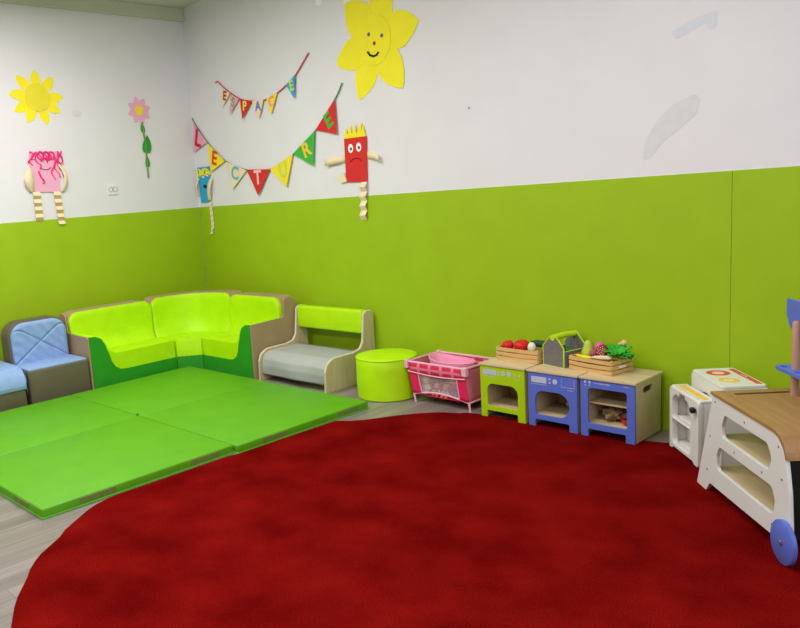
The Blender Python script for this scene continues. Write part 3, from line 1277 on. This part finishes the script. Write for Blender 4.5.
for xx in (.004, pw - .004):
    b.tube([(xx, .006, pe * .8), (xx, pd - .006, pe * .8)], .0035, 6)
b.build('rim_binding', TRIMY, t)
CAD = t.matrix_basis
ORA = mat('orange_plastic', (226, 110, 40), .5, .05, 20)
o = thing('toy_screwdriver', 'orange handled toy tool inside the grey felt caddy', 'toy tool', mtx=CAD @ T(.085, .05, .008))
MB().tube([(0, 0, .0), (0, 0, .06)], .003, 8).build('shaft', STEEL, o)
MB().tube([(0, 0, .06), (0, 0, .068), (0, 0, .10), (0, 0, .108)], [.005, .010, .010, .006], 12).build('handle', ORA, o)
o = thing('toy_wrench', 'green toy tool inside the grey felt caddy', 'toy tool', mtx=CAD @ T(.108, .085, .008))
MB().tube([(0, 0, 0), (0, 0, .08)], .007, 10).build('handle', GREENPAP, o)
MB().plate([(.016 * math.cos(a / 9 * 2 * PI * .8 + .9), .016 * math.sin(a / 9 * 2 * PI * .8 + .9)) for a in range(10)] + [(.008 * math.cos((9 - a) / 9 * 2 * PI * .8 + .9), .008 * math.sin((9 - a) / 9 * 2 * PI * .8 + .9)) for a in range(10)], .008, mtx=T(0, .004, .088) @ XZ).build('jaw', GREENPAP, o)

# ------------------------------------------------------------------ white play oven and stove
AE = math.radians(-46)


def rounded_block(name, m, parent, x0, x1, y0, y1, z0, z1, bev):
    return MB().box(x0, x1, y0, y1, z0, z1, bev, 4).build(name, m, parent, True)


t = thing('play_oven', 'small white plastic play oven with open shelf and black knob against the white stove', 'play oven', (4.272, -.246, RUGZ), AE)
ow, oh, od = .322, .318, .085
outer = rpoly([(0.0, 0), (.03, 0), (.05, .012), (ow - .06, .012), (ow - .04, 0), (ow, 0), (ow, oh), (0, oh)], [.01, .004, .01, .01, .004, .012, .03, .03])
hole1 = rpoly([(.035, .165), (.240, .165), (.240, .25), (.205, .284), (.065, .284), (.035, .25)], [.012, .012, .03, .05, .05, .03])
hole2 = rpoly([(.035, .155), (.035, .035), (.240, .035), (.240, .155)], [.012, .025, .025, .012])
MB().plate(outer, .03, holes=[hole1, hole2], bev=.006, mtx=T(0, .03, 0) @ XZ).build('front', WPLAS, t, True)
for nm, q in (('side_wall', (.001, .012, .028, od, .002, oh - .004)), ('side_wall', (ow - .012, ow - .001, .028, od, .002, oh - .004)), ('top_wall', (.001, ow - .001, .012, od, oh - .014, oh)),
              ('rear_wall', (.012, ow - .012, od - .008, od, .002, oh - .014)), ('shelf', (.012, ow - .012, .028, od - .008, .154, .166)), ('base', (.012, ow - .012, .028, od - .008, .022, .034))):
    MB().box(*q, .0035, 3).build(nm, WPLAS, t, True)
MB().box(.03, .300, .032, .062, oh - .0005, oh + .001, .0003).build('yellow_strip', mat('yellow_strip', (246, 196, 60), .5, .03), t)
MB().box(.125, .182, -.001, .003, .289, .305, .0005).build('display', mat('display_grey', (110, 112, 124), .5, .2, 60), t)
MB().box(.123, .139, -.0015, .003, .289, .305, .0005).build('orange_panel', mat('display_orange', (196, 120, 62), .5, .1, 60), t)
MB().lathe([(.006, 0), (.008, .006), (.014, .008), (.015, .02), (.011, .024)], 24, mtx=T(.300, .0, .272) @ Matrix.Rotation(PI / 2, 4, 'X')).build('knob', RUBBER, t)

t = thing('play_stove', 'white play stove with red and yellow burner rings behind the brown workbench', 'play stove', (4.347, -.171, RUGZ), math.radians(-48))
sw, sdp, sh = .345, .195, .385
ax = [(0, 0), (.05, 0), (.05, sh - .13), (.1, sh - .085), (sw / 2, sh - .07), (sw - .1, sh - .085), (sw - .05, sh - .13), (sw - .05, 0), (sw, 0), (sw, sh - .012), (0, sh - .012)]
MB().plate(rpoly(ax, [.006, .006, .02, .03, .05, .03, .02, .006, .006, .012, .012]), .012, bev=.002, mtx=T(0, .012, 0) @ XZ).build('front_panel', WPLAS, t, True)
for x in (0, sw - .012):
    MB().box(x, x + .012, .012, sdp, 0, sh - .012, .002).build('side_panel', WPLAS, t)
MB().box(.012, sw - .012, sdp - .012, sdp, 0, sh - .012).build('rear_panel', BROWNT, t)
MB().plate(rrect(sw, sdp, .02, cx=sw / 2, cy=sdp / 2), .018, bev=.005, mtx=T(0, 0, sh - .014)).build('hob', WPLAS, t, True)
RB, YB = mat('burner_red', (222, 88, 54), .5, .03), mat('burner_yellow', (244, 204, 70), .5, .03)
PALE = mat('burner_pale', (244, 220, 196), .5, .03)
zt = sh + .0042
for nm, m, x, y, r in (('burner_ring', RB, .098, .085, .052), ('burner_ring', YB, .238, .075, .044)):
    q = MB().plate(circ(r, 40, x, y), .0012, holes=[circ(r * .52, 30, x, y)], mtx=T(0, 0, zt - .0008)).build(nm, m, t)
    MB().plate(circ(r * .5, 30, x, y), .0010, mtx=T(0, 0, zt - .0008)).build('burner_centre', PALE, q)
MB().plate(rrect(.295, .026, .004, cx=sw / 2 + .006, cy=sdp - .024), .0012, mtx=T(0, 0, zt - .0008)).build('red_strip', RB, t)
q = MB()
for i, x in enumerate((.15, .17, .19)):
    q.plate(circ(.005, 12, x, sdp - .024), .0016, mtx=T(0, 0, zt - .0008))
q.build('strip_dots', PALE, t)

# ------------------------------------------------------------------ workbench trolley
t = thing('toy_workbench', 'white sided wooden toy workbench with brown top and blue wheel on the rug', 'workbench', (4.564, -.65, RUGZ), math.radians(-47.7))
D2 = .37
side = [(-.012, 0), (.082, 0), (.118, .045), (.625, .055), (.70, .06), (.765, .085), (.748, .25), (.72, .37), (.65, .437), (.14, .437)]
side = rpoly(side, [.004, .012, .025, .03, .02, .02, .12, .04, .05, .01])
h1 = rpoly([(.232, .285), (.61, .285), (.625, .34), (.59, .382), (.25, .382), (.226, .33)], [.03, .03, .03, .03, .025, .02])
h2 = rpoly([(.185, .132), (.645, .132), (.655, .19), (.63, .234), (.205, .234), (.182, .19)], [.03, .03, .03, .03, .025, .02])
for y in (.014, D2):
    p = MB().plate(side, .014, holes=[h1, h2], bev=.002, mtx=T(0, y, 0) @ XZ).build('side_panel', WHITEP, t)
    q = MB()
    for (x, z) in ((.165, .415), (.42, .405), (.672, .395), (.7, .285), (.12, .255), (.34, .258), (.56, .26), (.095, .1), (.64, .095)):
        q.cyl((x, y - .0135, z), (x, y - .0155, z), .0042, 10)
    q.build('screws', STEEL, p)
for z in (.262, .108):
    MB().box(.12 if z < .2 else .16, .70, .014, D2 - .014, z, z + .012, .001).build('shelf', BIRCHX, t)
# bent top sheet with a slot
tp = [(.134, .0), (.30, .0), (.64, .0)]
b = MB()
prof = [(.128, .440), (.2, .4395), (.4, .4395), (.6, .4395), (.645, .438), (.675, .430), (.70, .413), (.718, .388), (.727, .36), (.731, .338)]
n_ = len(prof)
rows = []


def topf(u, v):
    s = u * (n_ - 1)
    i = min(int(s), n_ - 2)
    f = s - i
    x = prof[i][0] * (1 - f) + prof[i + 1][0] * f
    z = prof[i][1] * (1 - f) + prof[i + 1][1] * f
    return (x, -.004 + (D2 + .006) * v, z)


# the flat slotted end and the bent remainder
flat = [(.128, -.004), (.30, -.004), (.30, D2 + .002), (.128, D2 + .002)]
slot = rrect(.024, .215, .009, cx=.186, cy=.172)
b.plate(flat, .012, holes=[slot], mtx=T(0, 0, .4385))
prof = [(.30, .4505), (.4, .4505), (.6, .4505), (.65, .449), (.685, .440), (.712, .420), (.729, .392), (.734, .378), (.737, .366)]
n_ = len(prof)
prof_in = [(.30, .4385), (.4, .4385), (.6, .4385), (.648, .437), (.678, .429), (.701, .412), (.717, .388), (.722, .378), (.725, .366)]
ring = prof + prof_in[::-1]
b.plate(ring, D2 + .006, mtx=T(0, D2 + .002, 0) @ XZ)
b.build('top', BROWNT, t)
MB().box(.714, .726, .014, D2 - .014, .075, .372).build('dark_end', BLACK, t)  # flat black sheet filling the end under the bent top
MB().plate(rrect(.024, .215, .009, cx=.186, cy=.172), .002, mtx=T(0, 0, .4465)).build('slot_dark_strip', mat('dark_slot', (62, 44, 30), .7, .1, 20), t)  # dark brown strip added just below the surface so the slot reads dark
# wheels
for y in (-.022, D2 + .004):
    w = MB().lathe([(.0735, 0), (.0778, .003), (.0778, .015), (.0735, .018)], 48, mtx=T(.748, y + .018, .0778) @ Matrix.Rotation(PI / 2, 4, 'X')).build('wheel', BLUEP, t)
    MB().lathe([(.009, 0), (.009, .004), (.005, .007)], 16, mtx=T(.748, y if y < 0 else y + .025, .0778) @ Matrix.Rotation(PI / 2, 4, 'X')).build('axle_cap', STEEL, w)
# tool rack on top
for x in (.245, .60):
    MB().tube([(x, .265, .4505), (x, .265, .6), (x, .265, .744), (x, .265, .752)], [.0145, .0145, .0145, .008], 16).build('rack_post', POLEW, t)
holder = rrect(.53, .08, .02, cx=.422, cy=.265)
hl = [circ(.014, 20, x, .250) for x in (.195, .30, .37, .44, .51, .655)]
MB().plate(holder, .016, holes=hl, bev=.002, mtx=T(0, 0, .543)).build('tool_holder', BLUEP, t)
bd = [(.135, .826), (.135, .765), (.160, .715), (.215, .688), (.63, .688), (.685, .715), (.71, .765), (.71, .826)]
MB().plate(rpoly(bd, [.008, .03, .05, .05, .05, .05, .03, .008]), .012, bev=.002, mtx=T(0, .292, 0) @ XZ).build('rack_board', BLUEP, t)


# ------------------------------------------------------------------ wall decorations
def letter(ch, a, bb, h, rot, m, parent, c=.004):
    cu = bpy.data.curves.new('tmp', 'FONT')
    cu.body = ch
    cu.align_x = 'CENTER'
    cu.align_y = 'CENTER'
    cu.size = h / .69 * .86
    cu.extrude = .0008
    cu.offset = .0045 * h / .13
    o = bpy.data.objects.new('tmp', cu)
    COL.objects.link(o)
    me = bpy.data.meshes.new_from_object(o.evaluated_get(bpy.context.evaluated_depsgraph_get()))
    bpy.data.objects.remove(o)
    me.transform(T(a, bb, c) @ RZ(rot))
    return link('letter', me, m, parent)


def bunting(label, line, flags, wall, tw, rad, hgt):
    t = thing('bunting', label, 'bunting', mtx=wall, group='letter buntings on the wall')
    # string sagging through the points, smoothed
    pts = []
    for i in range(len(line) - 1):
        p0, p1 = line[max(0, i - 1)], line[i]
        p2, p3 = line[i + 1], line[min(len(line) - 1, i + 2)]
        for j in range(5):
            s = j / 5
            pts.append(tuple(.5 * (2 * p1[k] + (p2[k] - p0[k]) * s + (2 * p0[k] - 5 * p1[k] + 4 * p2[k] - p3[k]) * s * s + (3 * p1[k] - p0[k] - 3 * p2[k] + p3[k]) * s ** 3) for k in (0, 1)))
    pts.append(line[-1])
    MB().tube([(a, c, .004) for a, c in pts], rad, 6).build('string', tw, t)
    for i, (tri, m, ch, lm, rot, hh) in enumerate(flags):
        cc = .0105 + .0016 * (i % 2)
        b = MB()
        A, B, Cc = [Vector(q) for q in tri]

        def f(u, v):
            p = A.lerp(B, u).lerp(Cc, v)
            return (p.x, p.y, cc + .006 * v * v)
        b.grid(f, 6, 8)
        fo = b.build('flag', m, t, False, weld=True)
        md = fo.modifiers.new('thick', 'SOLIDIFY')
        md.thickness = .0012
        md.offset = 0
        ctr = A * .335 + B * .335 + Cc * .33
        letter(ch, ctr.x, ctr.y, hh, rot, lm, fo, cc + .0032)
    return t


LBLUE = mat('pale_blue_ink', (96, 178, 210), .7, .02)
BLUEINK = mat('blue_ink', (70, 130, 210), .7, .02)
LGREEN = mat('apple_green_ink', (100, 180, 90), .7, .02)
LIMEINK = mat('lime_ink', (200, 220, 90), .7, .02)
PALEPINK = mat('pale_pink_ink', (246, 190, 196), .7, .02)
PINKINK = mat('rose_ink', (240, 150, 160), .7, .02)
ORANGEINK = mat('yellow_orange_ink', (246, 196, 60), .7, .02)
YELINK = mat('yellow_ink', (246, 226, 80), .7, .02)
REDB = mat('brick_red_ink', (206, 70, 40), .7, .02)
PEACH = mat('peach_paper', (244, 214, 176), .8, .03)
FPINK = mat('flag_pink', (240, 160, 190), .8, .03)
FYEL = mat('flag_yellow', (250, 222, 40), .8, .03)

bunting('shorter upper bunting spelling ESPACE on red string, on the white back wall',
        [(-3.955, 2.413), (-3.92, 2.42), (-3.86, 2.375), (-3.754, 2.303), (-3.596, 2.223), (-3.44, 2.188), (-3.284, 2.172), (-3.112, 2.204), (-2.981, 2.25), (-2.87, 2.303), (-2.704, 2.435)],
        [([(-3.854, 2.355), (-3.741, 2.295), (-3.868, 2.193)], CREAM, 'E', REDINK, -.25, .085),
         ([(-3.733, 2.287), (-3.616, 2.230), (-3.768, 2.116)], FPINK, 'S', LGREEN, -.3, .085),
         ([(-3.607, 2.226), (-3.44, 2.190), (-3.591, 2.057)], REDPAP, 'P', YELINK, -.1, .085),
         ([(-3.44, 2.190), (-3.284, 2.173), (-3.36, 2.034)], PEACH, 'A', BLUEINK, 0, .085),
         ([(-3.246, 2.180), (-3.101, 2.208), (-3.199, 2.044)], FYEL, 'C', PINKINK, .2, .085),
         ([(-2.985, 2.245), (-2.87, 2.303), (-2.89, 2.127)], BLUEPAP, 'E', LIMEINK, .2, .085)], BACK, TWINER, .005, .1)
bunting('longer lower bunting spelling LECTURE on green string, on the white back wall',
        [(-4.375, 2.165), (-4.35, 2.12), (-4.16, 1.924), (-3.903, 1.736), (-3.597, 1.637), (-3.272, 1.617), (-2.965, 1.714), (-2.683, 1.864), (-2.445, 2.064), (-2.362, 2.165)],
        [([(-4.36, 2.12), (-4.16, 1.924), (-4.385, 1.858)], FPINK, 'L', REDINK, -.3, .17),
         ([(-4.15, 1.915), (-3.905, 1.736), (-4.132, 1.659)], FYEL, 'E', REDB, -.25, .135),
         ([(-3.884, 1.728), (-3.597, 1.632), (-3.819, 1.487)], CREAM, 'C', LBLUE, -.15, .125),
         ([(-3.596, 1.639), (-3.272, 1.619), (-3.453, 1.414)], REDPAP, 'T', PALEPINK, .0, .13),
         ([(-3.272, 1.615), (-2.965, 1.714), (-3.068, 1.463)], FYEL, 'U', LIMEINK, .18, .13),
         ([(-2.965, 1.714), (-2.688, 1.861), (-2.726, 1.605)], GREENPAP, 'R', ORANGEINK, .35, .125),
         ([(-2.678, 1.867), (-2.445, 2.064), (-2.441, 1.812)], REDPAP, 'E', GREENPAP, .48, .125)], BACK, TWINEG, .005, .13)


def petal(cx, cy, tx, ty, w, r0=.0, pw=1.0, n=14):
    """pointed petal outline from centre distance r0 to tip"""
    d = Vector((tx - cx, ty - cy))
    L_ = d.length
    d.normalize()
    s = Vector((-d.y, d.x))
    L_ -= r0
    a, c = [], []
    for i in range(n + 1):
        q = i / n
        ww = w * (math.sin(PI * (.16 + .84 * q) ** pw)) ** .85 if q < 1 else 0
        p = Vector((cx, cy)) + d * (r0 + L_ * q)
        a.append(tuple(p + s * ww))
        c.append(tuple(p - s * ww))
    return a + c[::-1][1:]


# big yellow flower with a face
t = thing('paper_flower', 'large yellow paper flower with a smiling face high on the back wall', 'paper flower', mtx=BACK)
cx, cy = -2.016, 2.394
for i, (tx, ty, w) in enumerate(((-1.915, 2.735, .12), (-1.624, 2.44, .122), (-1.785, 2.041, .112), (-2.204, 2.019, .108), (-2.416, 2.30, .112), (-2.285, 2.697, .122))):
    MB().plate(petal(cx, cy, tx, ty, w, .10, .92), .002, mtx=T(0, 0, -.0045 + .0012 * (i % 3))).build('petal', YEL, t)
MB().plate(circ(.145, 40, cx, cy, .165), .0022, mtx=T(0, 0, .0005)).build('flower_centre', YEL, t)
for p in ((-2.07, 2.441), (-1.949, 2.410)):
    MB().plate(circ(.0135, 20, *p), .001, mtx=T(0, 0, .0026)).build('eye', GREYEYE, t)
MB().plate(circ(.014, 20, -2.022, 2.373), .0012, mtx=T(0, 0, .0026)).build('nose', REDINK, t)
MB().tube([(-2.088, 2.328, .004), (-2.068, 2.303, .004), (-2.035, 2.290, .004), (-2.005, 2.293, .004), (-1.985, 2.309, .004)], .0075, 8).build('mouth', INK, t)

# sunflower on the left wall
t = thing('paper_sunflower', 'yellow paper sunflower with nine pointed petals on the left wall', 'paper flower', mtx=LEFT)
cx, cy = -1.312, 2.318
for i, (tx, ty) in enumerate(((-1.312, 2.53), (-1.16, 2.48), (-1.09, 2.324), (-1.13, 2.20), (-1.25, 2.105), (-1.42, 2.12), (-1.515, 2.205), (-1.545, 2.345), (-1.47, 2.485))):
    MB().plate(petal(cx, cy, tx, ty, .042, .085), .0018, mtx=T(0, 0, -.005 + .001 * (i % 2))).build('petal', YELF, t)
MB().plate(circ(.108, 40, cx, cy), .004, mtx=T(0, 0, -.0025)).build('flower_centre', YELC, t)

# pink flower on a stem
t = thing('paper_stem_flower', 'pink paper daisy on a tall leafy green stem, left wall', 'paper flower', mtx=LEFT)
cx, cy = -.389, 2.228
for i in range(8):
    a = i * PI / 4 + .25
    MB().plate(petal(cx, cy, cx + .118 * math.cos(a), cy + .122 * math.sin(a), .030, .035, .9), .0016, mtx=T(0, 0, -.004 + .001 * (i % 2))).build('petal', PINKPAP, t)
MB().plate(circ(.042, 26, cx, cy), .003, mtx=T(0, 0, -.0018)).build('flower_centre', YELC, t)
MB().tube([(-.375, 2.13, 0), (-.371, 2.05, 0), (-.362, 1.93, 0), (-.366, 1.80, 0), (-.366, 1.64, 0)], .0075, 8).build('stem', mat('stem_green', (120, 150, 60), .8, .1, 30), t)
for a0, b0, a1, b1, w in ((-.372, 2.04, -.38, 2.125, .020), (-.36, 1.865, -.335, 2.015, .045), (-.362, 1.74, -.36, 1.84, .022)):
    MB().plate(petal(a0, b0, a1, b1, w, 0, .8), .003, mtx=T(0, 0, .001)).build('leaf', DGREENPAP, t)


def zigzag(parent, pts, wdir, name, m1, m2=None, amp=.012, n=8, c0=.004):
    """paper strip folded like an accordion along pts (2), width vector wdir"""
    p0, p1 = Vector(pts[0]), Vector(pts[1])
    w = Vector(wdir)
    verts, faces, mi = [], [], []
    for i in range(n + 1):
        p = p0.lerp(p1, i / n)
        c = c0 + (amp if i % 2 else .001)
        sh = Vector((0, 0))
        verts += [(p.x + sh.x, p.y + sh.y, c), (p.x + sh.x + w.x, p.y + sh.y + w.y, c)]
    for i in range(n):
        faces.append((2 * i, 2 * i + 1, 2 * i + 3, 2 * i + 2))
    me = bpy.data.meshes.new(name)
    me.from_pydata(verts, [], faces)
    o = link(name, me, m1, parent)
    if m2:
        me.materials.append(m2)
        for i, p in enumerate(me.polygons):
            p.material_index = i % 2
    md = o.modifiers.new('thick', 'SOLIDIFY')
    md.thickness = .0012
    return o


# pink paper figure on the left wall
t = thing('paper_figure', 'pink paper figure with hot pink yarn hair and striped legs, left wall', 'paper figure', mtx=LEFT)
MB().plate([(-1.444, 1.89), (-1.194, 1.893), (-1.22, 1.567), (-1.46, 1.575)], .004, mtx=T(0, 0, 0)).build('body', PINKPAP, t)
b = MB()
rnd = random.Random(4)
for i in range(9):
    x = -1.44 + i * .031
    ln_ = .07 + .15 * rnd.random() * (1.2 if i not in (3, 4, 5) else .4)
    pts = []
    for j in range(9):
        q = j / 8
        pts.append((x + .022 * math.sin(q * 7 + i), 1.893 - ln_ * q + .01 * math.sin(q * 9), .007 + .006 * math.sin(q * 5 + i)))
    b.tube(pts, .006, 6)
for i in (1, 2, 3):
    cxx = -1.40 + i * .046
    b.tube([(cxx + .026 * math.cos(a * PI / 7), 1.862 + .028 * math.sin(a * PI / 7), .010) for a in range(14)], .0065, 6, closed=True)
b.tube([(-1.20, 1.89, .008), (-1.175, 1.85, .014), (-1.17, 1.81, .012), (-1.19, 1.79, .01), (-1.21, 1.82, .008)], .007, 6)
b.tube([(-1.385, 1.74, .008), (-1.37, 1.69, .010), (-1.345, 1.655, .009), (-1.36, 1.64, .009)], .0075, 6)
b.build('hair', HPINKPAP, t)
MB().tube([(-1.365, 1.765, .005), (-1.335, 1.748, .005), (-1.30, 1.748, .005), (-1.275, 1.765, .005)], .003, 6).build('mouth', INK, t)
# curled arms
for sgn, x in ((-1, -1.452), (1, -1.205)):
    b = MB()

    def arm(u, v, sgn=sgn, x=x):
        a = u * 1.0
        yy = 1.77 - .2 * u if sgn < 0 else 1.79 - .23 * u
        bow = math.sin(PI * u)
        wv = .016 + .022 * math.sin(PI * u) if sgn < 0 else .014
        return (x + sgn * (.03 * bow + .004) + (v - .5) * 2 * wv, yy, .005 + .035 * bow)
    b.grid(arm, 12, 2)
    q = b.build('arm', CREAM, t, True)
    q.modifiers.new('thick', 'SOLIDIFY').thickness = .0014
zigzag(t, [(-1.456, 1.576), (-1.458, 1.343)], (.062, -.002), 'leg', CREAM, TAN, .014, 8, .003)
zigzag(t, [(-1.282, 1.570), (-1.268, 1.303)], (.058, -.002), 'leg', CREAM, TAN, .014, 9, .003)

# blue paper figure in the corner
t = thing('paper_figure', 'blue paper figure with yellow curly hair hanging beside the room corner', 'paper figure', mtx=BACK)
MB().plate([(-4.375, 1.715), (-4.165, 1.711), (-4.215, 1.388), (-4.36, 1.39)], .004).build('body', BLUEPAP, t)
b = MB()
for i in range(6):
    cxx = -4.345 + i * .033
    b.tube([(cxx + .021 * math.cos(a * PI / 6), 1.672 + .026 * math.sin(a * PI / 6 + i) - .012 * (i % 2), .009) for a in range(12)], .006, 6, closed=True)
b.tube([(-4.36, 1.66, .008), (-4.365, 1.62, .009), (-4.35, 1.60, .009)], .006, 6)
b.build('hair', YELF, t)
for p in ((-4.285, 1.635), (-4.215, 1.645)):
    q = MB().plate(circ(.022, 18, *p), .0012, mtx=T(0, 0, .004)).build('eye', WHITEPAP, t)
    MB().plate(circ(.009, 12, p[0] + .004, p[1]), .001, mtx=T(0, 0, .0052)).build('pupil', INK, q)
MB().plate(circ(.030, 18, -4.265, 1.535, .017), .0012, mtx=T(0, 0, .004)).build('mouth', INK, t)
for pts, wv in (([(-4.372, 1.60), (-4.378, 1.53), (-4.372, 1.45)], .016), ([(-4.150, 1.60), (-4.158, 1.52), (-4.205, 1.40)], .026)):
    b = MB()

    def arm(u, v, pts=pts, wv=wv):
        s = u * 2
        i = min(int(s), 1)
        f = s - i
        x = pts[i][0] * (1 - f) + pts[i + 1][0] * f
        y = pts[i][1] * (1 - f) + pts[i + 1][1] * f
        return (x + (v - .5) * 2 * wv, y, .007 + .03 * math.sin(PI * u))
    b.grid(arm, 12, 2)
    q = b.build('arm', CREAM, t, True)
    q.modifiers.new('thick', 'SOLIDIFY').thickness = .0014
zigzag(t, [(-4.225, 1.39), (-4.215, 1.16)], (.045, 0), 'leg', CREAM, None, .005, 10, .003)
zigzag(t, [(-4.215, 1.16), (-4.245, 1.095)], (.04, 0), 'foot', CREAM, None, .008, 3, .004)

# red paper figure
t = thing('paper_figure', 'red paper figure with spiky yellow hair and a frown on the back wall', 'paper figure', mtx=BACK)
MB().plate([(-2.379, 1.776), (-2.149, 1.766), (-2.165, 1.447), (-2.383, 1.456)], .004).build('body', REDPAP, t)
hair = [(-2.379, 1.77)]
for i, (x, z) in enumerate(((-2.352, 1.848), (-2.30, 1.862), (-2.245, 1.868), (-2.185, 1.872), (-2.175, 1.85))):
    hair.append((x, z))
    hair.append((-2.379 + .046 * (i + .85), 1.795 if i < 4 else 1.766))
MB().plate(hair, .0018, mtx=T(0, 0, .0035)).build('hair', YELF, t)
for p in ((-2.315, 1.695), (-2.232, 1.697)):
    q = MB().plate(circ(.026, 20, *p, .032), .0012, mtx=T(0, 0, .004)).build('eye', WHITEPAP, t)
    MB().plate(circ(.011, 14, p[0] + .004, p[1] - .004), .001, mtx=T(0, 0, .0052)).build('pupil', INK, q)
MB().tube([(-2.325, 1.60, .005), (-2.30, 1.617, .005), (-2.265, 1.622, .005), (-2.23, 1.615, .005), (-2.21, 1.598, .005)], .004, 6).build('mouth', mat('dark_red_ink', (140, 24, 26), .7, .02), t)


def bent(pts, w, name, lift):
    b = MB()
    P = [Vector(p) for p in pts]

    def f(u, v):
        s = u * (len(P) - 1)
        i = min(int(s), len(P) - 2)
        q = P[i].lerp(P[i + 1], s - i)
        return (q.x, q.y + (v - .5) * w, .003 + lift * math.sin(PI * .5 * u))
    b.grid(f, 10, 1)
    o = b.build(name, CREAM, t, True)
    o.modifiers.new('thick', 'SOLIDIFY').thickness = .0014
    return o


bent([(-2.382, 1.628), (-2.58, 1.616)], .05, 'arm', .02)
bent([(-2.152, 1.634), (-2.07, 1.622), (-2.02, 1.60)], .048, 'arm', .025)
MB().plate([(-2.372, 1.462), (-2.398, 1.535), (-2.477, 1.498), (-2.434, 1.452)], .0018, mtx=T(0, 0, .006)).build('leg', CREAM, t)
zigzag(t, [(-2.228, 1.447), (-2.25, 1.175)], (.062, 0), 'leg', CREAM, None, .022, 8, .003)

# scraps of white tape at the top of the frame
for i, pts in enumerate(([(-2.595, 2.83), (-2.53, 2.825), (-2.53, 2.745), (-2.59, 2.745)], [(-2.315, 2.79), (-2.24, 2.80), (-2.245, 2.70), (-2.30, 2.69)])):
    o = MB().plate(rpoly(pts, .012), .002, mtx=T(0, 0, -.006)).build('paper_scrap', WHITEPAP)
    o.matrix_world = BACK
    tag(o, ('small white paper scrap stuck above the gap between the two buntings', 'small white paper scrap stuck at the top left petal of the large flower')[i], 'paper scrap')
o = MB().plate(circ(.007, 14, -1.257, 1.841), .002, mtx=T(0, 0, -.006)).build('wall_pin', mat('pin_grey', (140, 140, 150), .6, .02))
o.matrix_world = BACK
tag(o, 'tiny grey dot on the white back wall right of the red figure', 'pin')

# wall socket
t = thing('wall_socket', 'small white electrical socket plate low on the white left wall', 'socket', mtx=LEFT)
MB().box(-.782, -.692, 1.515, 1.602, -.006, .004, .003).build('plate', WPLAS, t)
MB().plate(circ(.024, 20, -.756, 1.56), .003, holes=[circ(.016, 16, -.756, 1.56)], mtx=T(0, 0, .003)).build('outlet', mat('socket_grey', (190, 190, 184), .5), t)
MB().plate(circ(.024, 20, -.715, 1.56), .003, holes=[circ(.016, 16, -.715, 1.56)], mtx=T(0, 0, .003)).build('outlet', MATS['socket_grey'], t)
